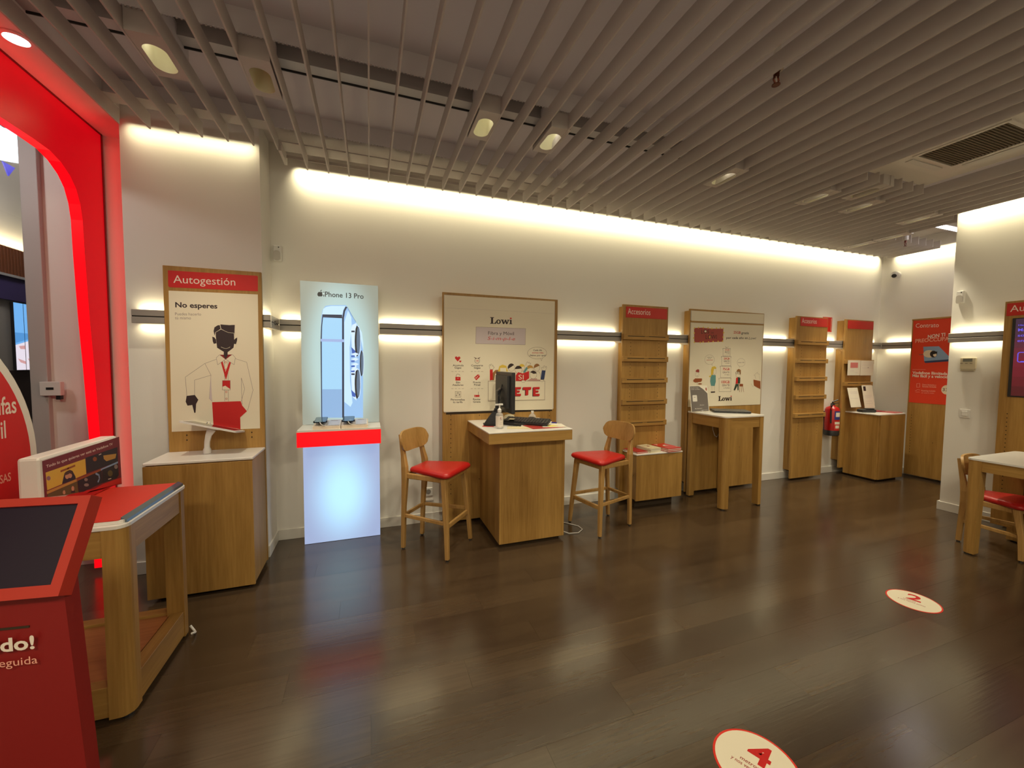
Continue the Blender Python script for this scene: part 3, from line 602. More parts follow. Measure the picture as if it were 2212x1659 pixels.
('t', 'red', 266, 1604, 100, 1, 11, 'veteranía?', 1, 0),
('t', 'grey', 773, 1578, 102, 1, 12, '¡hasta 100!', 1, 0),
('p','brick',[(113,1487),(143,1499),(163,1491),(163,1459),(109,1467)]),
('p','white',[(161,1432),(159,1440),(155,1447),(149,1453),(141,1457),(132,1459),(124,1457),(116,1454),(111,1448),(107,1440),(106,1432),(108,1423),(112,1416),(118,1410),(126,1406),(134,1405),(143,1406),(150,1410),(156,1416),(160,1423)]),
('l','grey',2,[(161,1432),(159,1440),(155,1447),(149,1453),(141,1457),(132,1459),(124,1457),(116,1454),(111,1448),(107,1440),(106,1432),(108,1423),(112,1416),(118,1410),(126,1406),(134,1405),(143,1406),(150,1410),(156,1416),(160,1423),(161,1432)]),
('p','rust',[(79,1372),(107,1390),(208,1389),(211,1367),(195,1348),(109,1340),(80,1352)]),
('p','rust',[(211,1323),(209,1326),(205,1328),(198,1330),(189,1331),(180,1332),(171,1331),(162,1330),(155,1329),(151,1326),(150,1324),(151,1321),(156,1319),(163,1317),(171,1316),(181,1316),(190,1316),(199,1317),(205,1319),(210,1321)]),
('l','ink',3,[(139,1344),(140,1312)]),
('l','ink',3,[(126,1421),(134,1416),(142,1421)]),
('p','white',[(425,1472),(423,1484),(419,1494),(414,1503),(407,1509),(400,1510),(393,1509),(387,1503),(382,1494),(379,1484),(378,1472),(380,1460),(384,1449),(389,1440),(396,1435),(403,1433),(410,1435),(416,1440),(421,1449),(424,1460)]),
('l','grey',2,[(425,1472),(423,1484),(419,1494),(414,1503),(407,1509),(400,1510),(393,1509),(387,1503),(382,1494),(379,1484),(378,1472),(380,1460),(384,1449),(389,1440),(396,1435),(403,1433),(410,1435),(416,1440),(421,1449),(424,1460),(425,1472)]),
('p','yel',[(312,1415),(346,1427),(343,1492),(357,1528),(399,1536),(426,1516),(421,1504),(390,1504),(374,1435),(362,1407),(321,1405)]),
('p','teal',[(340,1399),(356,1431),(419,1427),(423,1346),(409,1297),(352,1298),(336,1354)]),
('l','grey',2,[(367,1297),(370,1226)]),
('l','grey',2,[(404,1297),(404,1228)]),
('p','ink',[(349,1229),(417,1230),(418,1217),(355,1214)]),
('p','white',[(818,1434),(816,1445),(810,1454),(801,1461),(790,1466),(779,1468),(767,1466),(757,1461),(749,1454),(744,1445),(743,1434),(745,1424),(751,1415),(759,1408),(770,1403),(782,1401),(793,1403),(804,1407),(812,1415),(817,1424)]),
('l','grey',2,[(818,1434),(816,1445),(810,1454),(801,1461),(790,1466),(779,1468),(767,1466),(757,1461),(749,1454),(744,1445),(743,1434),(745,1424),(751,1415),(759,1408),(770,1403),(782,1401),(793,1403),(804,1407),(812,1415),(817,1424),(818,1434)]),
('p','tan',[(753,1488),(788,1505),(822,1489),(822,1434),(808,1434),(798,1472),(762,1468)]),
('l','dk',4,[(774,1454),(771,1461),(764,1466),(754,1468),(745,1466),(738,1461),(736,1454),(739,1448),(746,1443),(756,1441),(765,1443),(772,1448),(774,1454)]),
('l','dk',4,[(813,1453),(810,1459),(803,1464),(793,1466),(784,1464),(777,1459),(775,1453),(778,1446),(785,1441),(794,1439),(804,1441),(810,1446),(813,1453)]),
('p','forest',[(776,1401),(818,1397),(817,1322),(780,1322)]),
('p','red',[(749,1393),(776,1401),(780,1322),(744,1318)]),
('p','forest',[(744,1318),(797,1318),(795,1238),(779,1239),(774,1293),(735,1235),(715,1244)]),
('p','rust',[(806,1318),(866,1317),(868,1285),(807,1288)]),
('l','rust',4,[(815,1288),(811,1217)]),
('l','rust',4,[(841,1288),(844,1217)]),
('l','rust',4,[(860,1288),(885,1216)]),
('p','rust',[(1040,1370),(1161,1350),(1167,1247),(1052,1294)]),
('l','grey',2,[(1076,1383),(1063,1421),(1045,1425),(1073,1442),(1101,1464),(1113,1442),(1142,1438),(1138,1408),(1146,1365)]),
('l','grey',2,[(1005,1320),(1024,1290),(1047,1281)]),
('w',473,1112,220,1,59)],
'contract':[('t', 'paper', 49, 2091, 240, -11, 56, 'Contrato', 0, 0),
('t', 'paper', 184, 1935, 174, 20, 44, 'NON TI', 2, 0),
('t', 'rose', 54, 1883, 409, 18, 47, 'PREOCCUPARE', 2, 0),
('p','sky',[(143,1824),(303,1824),(405,1692),(483,1667),(484,1650),(161,1626)]),
('p','navy',[(161,1626),(483,1656),(485,1630),(172,1600)]),
('l','brown',8,[(105,1715),(166,1720)]),
('p','cream',[(267,1724),(264,1739),(255,1754),(241,1765),(224,1773),(205,1776),(187,1774),(170,1767),(158,1756),(150,1742),(147,1726),(151,1710),(160,1696),(174,1684),(192,1677),(210,1674),(229,1676),(245,1683),(257,1694),(265,1708)]),
('p','dk',[(290,1720),(287,1734),(282,1746),(273,1757),(263,1763),(252,1766),(240,1764),(231,1758),(223,1748),(218,1735),(217,1721),(220,1707),(225,1694),(234,1684),(245,1677),(256,1675),(267,1677),(277,1683),(284,1693),(289,1706)]),
('p','cream',[(286,1711),(284,1719),(282,1727),(277,1733),(272,1737),(267,1738),(261,1737),(256,1733),(252,1727),(250,1720),(250,1712),(251,1704),(254,1696),(258,1690),(263,1687),(269,1685),(274,1686),(279,1690),(283,1696),(285,1703)]),
('p','kk',[(221,1745),(290,1755),(289,1729),(254,1718),(226,1724)]),
('l','rose',4,[(42,1510),(181,1510)]),
('t', 'paper', 43, 1450, 400, -8, 36, 'Vodafone Ilimitada +', 2, 0),
('t', 'paper', 45, 1407, 408, -7, 36, 'Más fácil y a velocidad', 2, 0),
('l','rose',4,[(97,1315),(128,1319),(131,1267),(99,1262),(97,1315)]),
('t', 'rose', 158, 1294, 143, 1, 20, 'Datos ilimitados y', 1, 0),
('t', 'rose', 159, 1268, 143, 2, 20, 'llamadas ilimitadas', 1, 0),
('l','rose',4,[(85,1212),(110,1232),(137,1228)]),
('l','rose',4,[(91,1197),(134,1200)]),
('t', 'rose', 152, 1211, 144, 3, 20, 'Roaming incluido', 1, 0),
('t', 'rose', 154, 1184, 129, 2, 17, 'en toda la Unión', 0, 0),
('p','cream',[(454,1251),(451,1269),(443,1286),(432,1299),(417,1306),(402,1309),(386,1305),(373,1295),(362,1281),(356,1263),(354,1244),(357,1225),(365,1209),(377,1196),(392,1188),(407,1186),(423,1190),(436,1200),(447,1214),(453,1232)]),
('t', 'dk', 366, 1228, 52, 1, 41, '33', 0, 0)],
'tvbox':[('p','plum',[(4,250),(559,257),(565,-11),(8,93)]),
('t', 'paper', 25, 216, 472, 7, 12, 'Todo lo que quieres ver está en Vodafone TV', 1, 0),
('p','ylw',[(20,197),(274,199),(276,123),(24,119)]),
('p','navyd',[(112,121),(120,141),(130,165),(150,171),(165,172),(182,163),(201,129),(200,118)]),
('p','skin',[(159,143),(158,146),(157,150),(154,153),(151,156),(147,157),(143,158),(139,157),(136,155),(134,153),(133,149),(134,146),(135,142),(138,139),(141,136),(145,135),(149,134),(153,135),(156,137),(158,139)]),
('p','skin',[(178,142),(177,145),(176,149),(173,152),(169,155),(165,156),(161,157),(158,156),(155,154),(153,152),(152,149),(152,145),(154,141),(156,138),(160,135),(164,134),(168,133),(172,134),(175,136),(177,138)]),
('p','brown2',[(127,155),(136,169),(150,171),(165,171),(182,160),(181,146),(164,156),(149,154)]),
('p','lilac2',[(46,165),(46,168),(44,172),(42,174),(39,177),(36,178),(32,178),(29,178),(26,177),(24,174),(24,172),(24,168),(25,165),(28,163),(31,160),(34,159),(38,158),(41,159),(44,160),(45,162)]),
('l','rust',9,[(109,180),(154,181),(199,183)]),
('p','nite',[(276,203),(538,203),(537,122),(278,124)]),
('p','gold',[(413,184),(526,169),(516,146),(437,148),(416,165)]),
('p','rust',[(360,177),(360,181),(358,185),(355,188),(350,190),(346,192),(341,193),(336,192),(333,190),(330,188),(329,184),(330,181),(332,177),(335,174),(339,171),(344,170),(349,169),(353,170),(357,171),(359,174)]),
('l','paper',4,[(378,195),(396,196)]),
('l','gold',12,[(24,109),(209,112)]),
('l','rust',10,[(209,112),(390,115)]),
('l','sky',9,[(390,115),(534,119)]),
('p','moss',[(24,101),(210,106),(215,50),(146,61),(23,90)]),
('p','skin',[(130,77),(129,80),(128,83),(127,86),(125,88),(122,89),(119,89),(117,89),(115,87),(114,85),(113,82),(113,79),(114,77),(116,74),(118,72),(121,71),(123,70),(126,71),(128,72),(129,75)]),
('p','skin',[(187,77),(187,81),(186,85),(184,88),(182,90),(179,92),(176,92),(173,91),(171,89),(169,86),(169,83),(169,79),(170,76),(172,73),(174,70),(177,69),(180,69),(183,69),(185,71),(187,74)]),
('p','navyd',[(163,64),(170,72),(190,66),(193,57)]),
('p','gold',[(237,79),(237,82),(235,85),(233,88),(231,90),(228,91),(225,92),(222,91),(219,90),(218,87),(217,85),(218,81),(219,78),(221,76),(223,74),(226,72),(229,72),(232,72),(235,74),(236,76)]),
('p','nite',[(212,106),(394,111),(391,44),(251,43),(217,49)]),
('l','sky',9,[(347,106),(370,92),(373,73),(361,60)]),
('p','grey',[(291,64),(290,67),(287,70),(284,73),(279,75),(273,77),(268,78),(263,79),(259,78),(256,77),(255,75),(256,72),(258,69),(262,66),(267,64),(272,62),(278,61),(283,60),(287,61),(289,62)]),
('p','grey',[(284,93),(284,95),(282,98),(279,100),(276,102),(272,104),(268,105),(264,105),(261,104),(259,102),(259,100),(259,97),(261,95),(263,92),(267,90),(271,89),(275,88),(278,88),(281,89),(283,91)]),
('p','nite',[(397,113),(536,113),(540,46),(516,35),(392,44)]),
('p','moss',[(484,71),(484,76),(481,82),(476,87),(471,91),(464,93),(458,94),(452,93),(447,91),(443,87),(442,82),(443,77),(445,71),(450,66),(455,63),(462,60),(468,59),(474,60),(479,62),(483,66)]),
('p','grey',[(533,95),(532,99),(530,103),(527,107),(522,110),(517,112),(512,112),(508,112),(504,110),(502,107),(501,103),(501,99),(503,96),(506,92),(511,89),(516,87),(521,87),(525,87),(529,89),(532,92)]),
('l','paper',4,[(445,50),(469,47)]),
('p','red',[(267,29),(407,37),(561,28),(563,-7),(145,53)])],
}
# ------------------------------------------------------------------ the room
fl = struct('floor', box(-4.2, 7.4, -3.2, 3.9, -.05, -.0085), M_FLOOR)
pm = {}
for L in (1.28, .64):
    b = box(-L/2+.0003, L/2-.0003, -.0947, .0947, -.0085, 0); me = bpy.data.meshes.new('plank'); me.materials.append(M_FLOOR); b.to_mesh(me); b.free(); pm[L] = me
for r in range(19):
    y = 3.878 - .0945 - r*.19; x = -2.75 - (.0, .43, .86, .2, .64, 1.1)[r % 6]
    while x < 7.25:
        o = bpy.data.objects.new('plank', pm[1.28]); COL.objects.link(o); o.location = (x + .64, y, 0); o.parent = fl; x += 1.28
struct('vestibule_floor', box(-4.2, -1.835, 3.9, 9.2, -.05, -.001), mat('vestibule_stone', srgb(70, 62, 58), .35))
ce = struct('ceiling', box(-4.2, 7.4, -3.2, 3.9, 3.36, 3.46), M_CEIL)
struct('soffit', box(-1.9, -1.592, -3.0, 3.878, 3.2, 3.36), M_WALL)
struct('wall_rear', box(-2.19, 7.4, WALL_Y, 4.0, 0, 3.46), M_WALL)
struct('wall_end', box(7.28, 7.4, 2.4, WALL_Y, 0, 3.46), M_WALL)
struct('wall_partition', box(5.84, 7.28, -3.2, 2.472, 0, 3.36), M_WALL)
struct('wall_behind', box(-4.2, 5.84, -3.2, -3.05, 0, 3.36), M_WALL)
struct('wall_left', box(-1.95, -1.84, -3.05, .70, 0, 3.2), M_WALL)
struct('column', box(-1.600, -.768, 3.565, WALL_Y, 0, 3.36), M_WALL)
for n, b in (('baseboard_rear', ((-.768, 7.28, 3.866, WALL_Y),)), ('baseboard_column', ((-1.612, -.756, 3.553, 3.565), (-.768, -.756, 3.565, 3.866))),
             ('baseboard_corner', ((-1.83, -1.612, 3.866, WALL_Y),)), ('baseboard_jamb', ((-2.19, -1.90, 3.864, WALL_Y),)),
             ('baseboard_end', ((7.268, 7.28, 2.5, 3.866),)), ('baseboard_partition', ((5.828, 5.84, -3.0, 2.490), (5.84, 7.268, 2.472, 2.490)))):
    bm = bmesh.new()
    for x0, x1, y0, y1 in b: bx(bm, x0, x1, y0, y1, 0, .092, .002)
    struct(n, bm, M_BASE)

# slat ceiling: one board per .1587 m, each an object of its own
def slat(x, y0, y1):
    k = (y0, y1)
    if k not in pm:
        b = box(-.0045, .0045, y0, y1, 3.125, 3.225); me = bpy.data.meshes.new('slat'); me.materials.append(M_SLAT); b.to_mesh(me); b.free(); pm[k] = me
    o = bpy.data.objects.new('slat', pm[k]); COL.objects.link(o); o.location = (x, 0, 0); o.parent = ce
for i in range(-7, 49):
    x = -.465 + .1587*i if i >= 0 else (-1.560, -1.393, -1.235, -1.097, -.942, -.784, -.628)[i+7]
    if i < 0: slat(x, -2.8, 3.478)
    elif 3.84 < x < 4.80: slat(x, -2.8, 1.25); slat(x, 2.26, 3.755)
    elif x < 5.80: slat(x, -2.8, 3.755)
    elif x < 6.15: slat(x, 2.52, 3.755)
    else: slat(x, 3.18, 3.755)
# perforated carriers and the metal track that hold the slats
def carrier(y, x0, x1):
    n = int((x1-x0)/.02); pts = []
    for k in range(n): a = x0 + k*.02; pts += [(a, 3.236), (a+.010, 3.236), (a+.010, 3.229), (a+.017, 3.229)]
    pts += [(x1, 3.236), (x1, 3.36), (x0, 3.36)]
    bm = bmesh.new(); lo = [bm.verts.new((a, y, b)) for a, b in pts]; hi = [bm.verts.new((a, y+.004, b)) for a, b in pts]
    m = len(pts)
    for k in range(m): bm.faces.new((lo[k], lo[(k+1) % m], hi[(k+1) % m], hi[k]))
    for t in tessellate_polygon([[Vector((a, b, 0)) for a, b in pts]]): bm.faces.new([lo[q] for q in t]); bm.faces.new([hi[q] for q in t][::-1])
    bmesh.ops.recalc_face_normals(bm, faces=bm.faces[:])
    obj('carrier', bm, M_SLAT, ce)
carrier(2.49, -1.59, 3.8); carrier(3.37, -1.59, 1.62); carrier(1.1, -1.59, 5.8)
bm = bmesh.new(); bx(bm, -1.59, 5.7, 2.68, 2.76, 3.275, 3.295); bx(bm, -1.59, 5.7, 2.685, 2.69, 3.295, 3.36); bx(bm, -1.59, 5.7, 2.75, 2.755, 3.295, 3.36); obj('track', bm, M_RAIL, ce)
bm = bmesh.new(); bx(bm, -1.59, 5.7, 2.768, 2.774, 3.268, 3.28); obj('track_groove', bm, M_SLOT, ce)
bm = bmesh.new(); bx(bm, -.62, 7.2, 3.56, 3.70, 3.228, 3.236); bx(bm, -.62, 7.2, 3.70, 3.706, 3.228, 3.26); bx(bm, -.64, -.62, 3.56, 3.80, 3.16, 3.24); obj('cove_board', bm, M_SLAT, ce)
obj('cove_lip', box(-.62, 7.2, 3.768, 3.772, 3.205, 3.228), M_SLAT, ce)
bm = bmesh.new(); bx(bm, -1.59, -.63, 3.30, 3.42, 3.228, 3.236); obj('cove_board', bm, M_SLAT, ce)

# illuminated red portal in the left wall
PX = -1.835
pt = thing('portal', 'tall red backlit portal with rounded opening in the wall of the shop window', 'portal', (PX, 2.3, .04))
inner = [(3.680, .04), (3.690, .94), (3.678, 1.145), (3.660, 1.47), (3.632, 1.83), (3.612, 2.26), (3.606, 2.50), (3.590, 2.60), (3.555, 2.69), (3.50, 2.755), (3.42, 2.805), (3.33, 2.832), (3.20, 2.838), (2.98, 2.836)]
inner = inner + [(4.4 - y, z) for y, z in inner[::-1]]
outer = [(.72, .04), (.72, 3.2), (3.855, 3.2), (3.855, .04)]
poly = inner + outer
bm = bmesh.new()
vs = [bm.verts.new((PX, y, z)) for y, z in poly]
for t in tessellate_polygon([[Vector((y, z, 0)) for y, z in poly]]):
    f = bm.faces.new([vs[i] for i in t]); f.normal_update()
    if f.normal.x < 0: f.normal_flip()
obj('face_panel', bm, emis('portal_face_light', srgb(214, 0, 20), .5, srgb(150, 6, 12), .35), pt)
bm = bmesh.new(); a = [bm.verts.new((PX, y, z)) for y, z in inner]; b = [bm.verts.new((PX-.062, y*1.0, z)) for y, z in inner]
for i in range(len(inner)-1): bm.faces.new((a[i], a[i+1], b[i+1], b[i]))
bmesh.ops.recalc_face_normals(bm, faces=bm.faces[:])
obj('reveal', bm, emis('portal_reveal_light', srgb(250, 4, 18), .98, srgb(190, 10, 16), .3), pt)
bm = bmesh.new(); bx(bm, PX-.062, PX-.002, .72, .78, .04, 3.2); bx(bm, PX-.062, PX-.002, 3.80, 3.86, .04, 3.2); bx(bm, PX-.062, PX-.002, .78, 3.80, 2.95, 3.2); obj('carcass', bm, M_KIOSK2, pt)
bm = bmesh.new(); bx(bm, PX-.002, PX+.004, 3.845, 3.860, .04, 3.2); bx(bm, PX-.002, PX+.004, .72, 3.860, 3.188, 3.2); obj('edge_profile', bm, mat('portal_edge', srgb(120, 6, 10), .5), pt)

# window beside the portal and what stands beyond it
M_PANE = bpy.data.materials.new('window_glass'); M_PANE.use_nodes = True
nt = M_PANE.node_tree; nt.nodes.clear(); g1 = nt.nodes.new('ShaderNodeBsdfTransparent'); g2 = nt.nodes.new('ShaderNodeBsdfGlossy'); g2.inputs['Roughness'].default_value = .02
fr = nt.nodes.new('ShaderNodeFresnel'); fr.inputs[0].default_value = 1.45; ms = nt.nodes.new('ShaderNodeMixShader'); ou = nt.nodes.new('ShaderNodeOutputMaterial')
nt.links.new(fr.outputs[0], ms.inputs[0]); nt.links.new(g1.outputs[0], ms.inputs[1]); nt.links.new(g2.outputs[0], ms.inputs[2]); nt.links.new(ms.outputs[0], ou.inputs[0])
wn = struct('window_1', box(-2.285, -2.19, 3.84, 4.0, 0, 3.36, .004), M_GREYWALL)
obj('glass_pane', box(-4.2, -2.285, 3.905, 3.913, 0, 3.36), M_PANE, wn)
struct('wall_vestibule', box(-3.62, -3.502, 3.95, 9.2, 0, 4.6), mat('vestibule_wall', (.42, .38, .34, 1), .8))
struct('wall_vestibule_back', box(-3.5, -1.9, 9.1, 9.2, 0, 4.6), M_WALL)
struct('vestibule_ceiling', box(-4.2, -1.9, 3.95, 9.2, 4.6, 4.7), M_WALL)
fs = thing('fascia', 'brown ribbed timber fascia over a purple band beyond the window', 'fascia', (-3.46, 6.2, 2.16))
for k in range(60):
    if 'rib' not in pm:
        b = box(0, .03, -.016, .016, 2.42, 2.70, .004); bmesh.ops.translate(b, verts=b.verts[:], vec=(-3.50+3.46, 0, -2.16)); me = bpy.data.meshes.new('slat'); me.materials.append(wood('dark_rib_wood', srgb(96, 50, 26), srgb(136, 76, 42), 'z')); b.to_mesh(me); b.free(); pm['rib'] = me
    o = bpy.data.objects.new('slat', pm['rib']); COL.objects.link(o); o.parent = fs; o.location = (0, 4.65 - 6.2 + k*.04, 0)
obj('back_board', box(-3.5, -3.49, 4.6, 7.1, 2.42, 2.70), mat('fascia_dark', srgb(60, 30, 18), .6), fs)
obj('ledge', box(-3.5, -3.45, 4.6, 7.1, 2.395, 2.42), M_GREYWALL, fs)
obj('purple_band', box(-3.5, -3.47, 4.6, 7.1, 2.16, 2.395), mat('purple_band', srgb(72, 58, 110), .5), fs)
obj('dark_base', box(-3.5, -3.49, 4.6, 7.1, .9, 1.435), mat('dark_base', srgb(60, 42, 38), .6), fs)
area_y('fascia_led', (-3.44, 5.85, 2.72), 2.4, .03, 9, WARM, (-.5, 0, 1))
vw = thing('video_wall', 'bright blue video wall showing a hand, seen through the window', 'screen', (-3.46, 5.82, 1.44))
sk = emis('screen_sky', srgb(112, 178, 240), .95); sk2 = emis('screen_sea', srgb(84, 152, 218), .9); hd = emis('screen_hand', srgb(232, 222, 234), .95); hd2 = emis('screen_hand_shade', srgb(214, 160, 160), .9)
for y0, y1 in ((5.655, 5.775), (5.782, 6.01), (6.017, 6.25)):
    p = obj('panel', box(-3.49, -3.462, y0, y1, 1.44, 2.14, .002), M_BLACK, vw)
    bm = bmesh.new()
    def q(pts, mi): bm.faces.new([bm.verts.new((-3.4615, y, z)) for y, z in pts]).material_index = mi
    hz = lambda y: 1.70 + .10*max(0, min(1, (y-5.66)/.34))
    q([(y0, hz(y0)), (y1, hz(y1)), (y1, 2.14), (y0, 2.14)], 0); q([(y0, 1.44), (y1, 1.44), (y1, hz(y1)), (y0, hz(y0))], 2)
    obj('picture', bm, [sk, sk2, hd], p)
    bm = bmesh.new()
    for pts, mi in (([(y0, hz(y0)+.02), (y1, hz(y1)+.02), (y1, 1.83), (y0, 1.83)], 0), ([(y0+.02, 1.56), (y1, 1.53), (y1, 1.50), (y0+.05, 1.52)], 1), ([(y0+.04, 1.69), (y1, 1.70), (y1, 1.66), (y0+.06, 1.66)], 1)):
        bm.faces.new([bm.verts.new((-3.461, y, z)) for y, z in pts]).material_index = mi
    obj('picture', bm, [sk2, hd2], p)
lp = thing('round_pendant', 'large round bluish white pendant lamp with a ribbed dark rim beyond the window', 'lamp', (-3.15, 4.98, 3.5))
bm = bmesh.new(); lathe(bm, [(.40, 3.50), (.36, 3.44), (.20, 3.41), (.01, 3.40)], (-3.15, 4.98, 0), 32); obj('diffuser', bm, emis('pendant_light', srgb(214, 232, 246), 1.6), lp, smooth=True)
bm = bmesh.new()
for k in range(48):
    a = 2*PI*k/48; tube(bm, [(-3.15+.425*math.cos(a), 4.98+.425*math.sin(a), 3.49), (-3.15+.425*math.cos(a), 4.98+.425*math.sin(a), 3.60)], .024, 6)
lathe(bm, [(.40, 3.51), (.42, 3.51), (.42, 3.59), (.40, 3.59)], (-3.15, 4.98, 0), 32); obj('rim', bm, mat('pendant_rim', srgb(50, 38, 34), .6), lp)
bm = bmesh.new(); tube(bm, [(-3.15, 4.98, 3.59), (-3.15, 4.98, 4.6)], .01); obj('cord', bm, M_BLACK, lp)
bm = bmesh.new(); prism(bm, [(5.19, 3.39), (5.33, 3.39), (5.25, 3.28)], -3.205, -3.195, 'x')
one('pennant', bm, emis('pennant_blue_glow', srgb(30, 10, 230), .7), 'small blue triangular pennant hanging under the round lamp', 'pennant')  # no lamp: the pennant's glow is put into its material as emission

# ------------------------------------------------------------------ wall rail with its LED strips
def rail(label, segs, caps, org):
    t = thing('light_rail', label, 'wall rail', org, 0, 'grey metal rail along the walls')
    bm = bmesh.new(); bs = bmesh.new(); bl = bmesh.new()
    for x0, x1, y0, y1, fx in segs:
        # fx: side the rail faces ('-y' or '-x' or '+x'); y0..x1 the body's plan
        bx(bm, x0, x1, y0, y1, 1.857, 1.900, .002); bx(bm, x0, x1, y0, y1, 1.806, 1.850, .002)
        i = .006
        if fx == '-y': bx(bs, x0, x1, y0+i, y1, 1.85, 1.857); bx(bl, x0, x1, y1, y1+.012, 1.81, 1.896)
        elif fx == '-x': bx(bs, x0+i, x1, y0, y1, 1.85, 1.857); bx(bl, x1, x1+.012, y0, y1, 1.81, 1.896)
        else: bx(bs, x0, x1-i, y0, y1, 1.85, 1.857); bx(bl, x0-.012, x0, y0, y1, 1.81, 1.896)
    obj('profile', bm, M_RAIL, t); obj('slot', bs, M_SLOT, t); obj('led_strip', bl, mat('led_lens', (.8, .74, .6, 1), .4, emit=(1, .80, .5, 1), estr=.6), t)
    for c in caps: obj('bracket', box(*c, 1.84, 1.87), M_RAIL, t)
rail('grey rail wrapped round the column with the self-service panel', [(-1.53, -.70, 3.462, 3.480, '-y'), (-.718, -.70, 3.480, 3.778, '+x')], [(-1.50, -1.44, 3.48, 3.565), (-.768, -.70, 3.60, 3.66)], (-1.1, 3.47, 1.8))
rail('short piece of grey rail between the column and the lit phone display', [(-.699, -.536, 3.778, 3.796, '-y')], [(-.62, -.57, 3.796, WALL_Y)], (-.62, 3.79, 1.8))
rail('long grey rail along the rear wall behind the oak panels', [(.088, 7.17, 3.778, 3.796, '-y')], [(x, x+.05, 3.796, WALL_Y) for x in (.3, 2.2, 3.36, 5.0, 6.05, 7.0)], (3.2, 3.79, 1.8))
rail('short grey rail on the end wall next to the contract poster', [(7.17, 7.19, 2.80, 3.778, '-x')], [(7.19, 7.28, 3.5, 3.55)], (7.18, 3.2, 1.8))
rail('grey rail on the partition wall over the thermostat', [(5.74, 5.758, -1.0, 2.445, '-x')], [(5.758, 5.84, 2.1, 2.15)], (5.75, .7, 1.8))

# ------------------------------------------------------------------ ceiling fittings
M_REFL = mat('reflector', (.80, .78, .58, 1), .35, 0, spec=.5)
M_LAMP = emis('lamp_disc', (1, .93, .80, 1), 2.6)
def downlight(x, label, on=True, y=2.665, lampy=-.03):
    t = thing('downlight', label, 'lamp', (x, y, 3.13), 0, 'gimbal downlights between the slats')
    hw, y0, y1, zb, zt = .073, y-.165, y+.165, 3.128, 3.34
    hole = []
    for k in range(24):
        a = 2*PI*k/24; yy = .052*math.sin(a) + (.055 if math.sin(a) > 0 else -.055); hole.append((x + .052*math.cos(a), y + .015 + yy))
    bm = bmesh.new(); out = [(x+hw, y0), (x+hw, y1), (x-hw, y1), (x-hw, y0)]
    vo = [bm.verts.new((a, b, zb)) for a, b in out]; vh = [bm.verts.new((a, b, zb)) for a, b in hole]
    es = [bm.edges.new((vo[i], vo[(i+1) % 4])) for i in range(4)] + [bm.edges.new((vh[i], vh[(i+1) % 24])) for i in range(24)]
    bmesh.ops.triangle_fill(bm, use_beauty=True, edges=es)
    vt = [bm.verts.new((a, b, zt)) for a, b in out]
    for i in range(4): bm.faces.new((vo[i], vo[(i+1) % 4], vt[(i+1) % 4], vt[i]))
    bm.faces.new(vt); bmesh.ops.recalc_face_normals(bm, faces=bm.faces[:]); obj('housing', bm, M_SLAT, t)
    bm = bmesh.new(); rings = []
    for z, s, dy in ((zb, 1, 0), (zb+.035, .97, -.004), (zb+.08, .86, -.02), (zb+.10, .7, -.03)):
        rings.append([bm.verts.new((x + (a-x)*s, y + .015 + (b-y-.015)*s + dy, z)) for a, b in hole])
    for a, b in zip(rings, rings[1:]):
        for k in range(24): bm.faces.new((a[k], a[(k+1) % 24], b[(k+1) % 24], b[k]))
    bm.faces.new(rings[-1]); bmesh.ops.recalc_face_normals(bm, faces=bm.faces[:])
    for f in bm.faces: f.normal_flip()
    obj('reflector', bm, M_REFL, t, smooth=True)
    bm = bmesh.new(); lathe(bm, [(.036, 0), (.036, .006)], n=18); xform(bm, Matrix.Translation((x, y - .022 + lampy, zb+.062)) @ Matrix.Rotation(math.radians(28), 4, 'X'))
    obj('bulb', bm, M_LAMP if on else M_STEEL, t)
    if on:
        spot('downlight_spot', (x, y + .02, 3.12), (x, 2.95, 0), SPOT_W, WARM2, 1.35, .75)
        pl = bpy.data.lights.new('downlight_glow', 'POINT'); pl.energy = .03; pl.color = WARM2; pl.shadow_soft_size = .02
        po = bpy.data.objects.new('downlight_glow', pl); COL.objects.link(po); po.location = (x, y - .01, zb + .045)
for x, lb, on in ((-1.018, 'first downlight from the red portal, lit', True), (-.553, 'downlight whose bulb is dark, second from the portal', False), (.735, 'lit downlight above the desk with the monitor, third in the row', True),
                  (1.229, 'lit downlight with bare bulb showing, fourth in the row', True), (2.848, 'lit downlight over the accessory tower, fifth in the row', True), (3.977, 'lit downlight beside the air conditioner, sixth in the row', True), (4.612, 'lit downlight behind the air conditioner, seventh in the row', True),
                  (5.565, 'lit downlight next to the partition wall, last of the long row', True)):
    downlight(x, lb, on, 2.665, .02 if abs(x-1.229) < .1 or x > 5 else (-.012 if x < -1 else -.035))
downlight(6.04, 'lit downlight near the far counter, further of the two', True, 3.48, .02); downlight(6.041, 'lit downlight near the far counter, nearer of the two', True, 3.13, .02)
downlight(4.277, 'unlit downlight at the rim of the air conditioner opening', False, 2.43)
t = thing('soffit_lamp', 'small round recessed lamp in the red-lit soffit', 'lamp', (-1.694, 2.878, 3.19))
bm = bmesh.new(); lathe(bm, [(.062, 3.199), (.062, 3.192), (.048, 3.190), (.046, 3.199)], (-1.694, 2.878, 0), 24); obj('trim_ring', bm, M_WHITE, t, smooth=True)
bm = bmesh.new(); lathe(bm, [(.045, 3.1985), (.04, 3.195), (.01, 3.193)], (-1.694, 2.878, 0), 20); obj('lens', bm, emis('soffit_lens', (1, .94, .9, 1), 14), t, smooth=True)
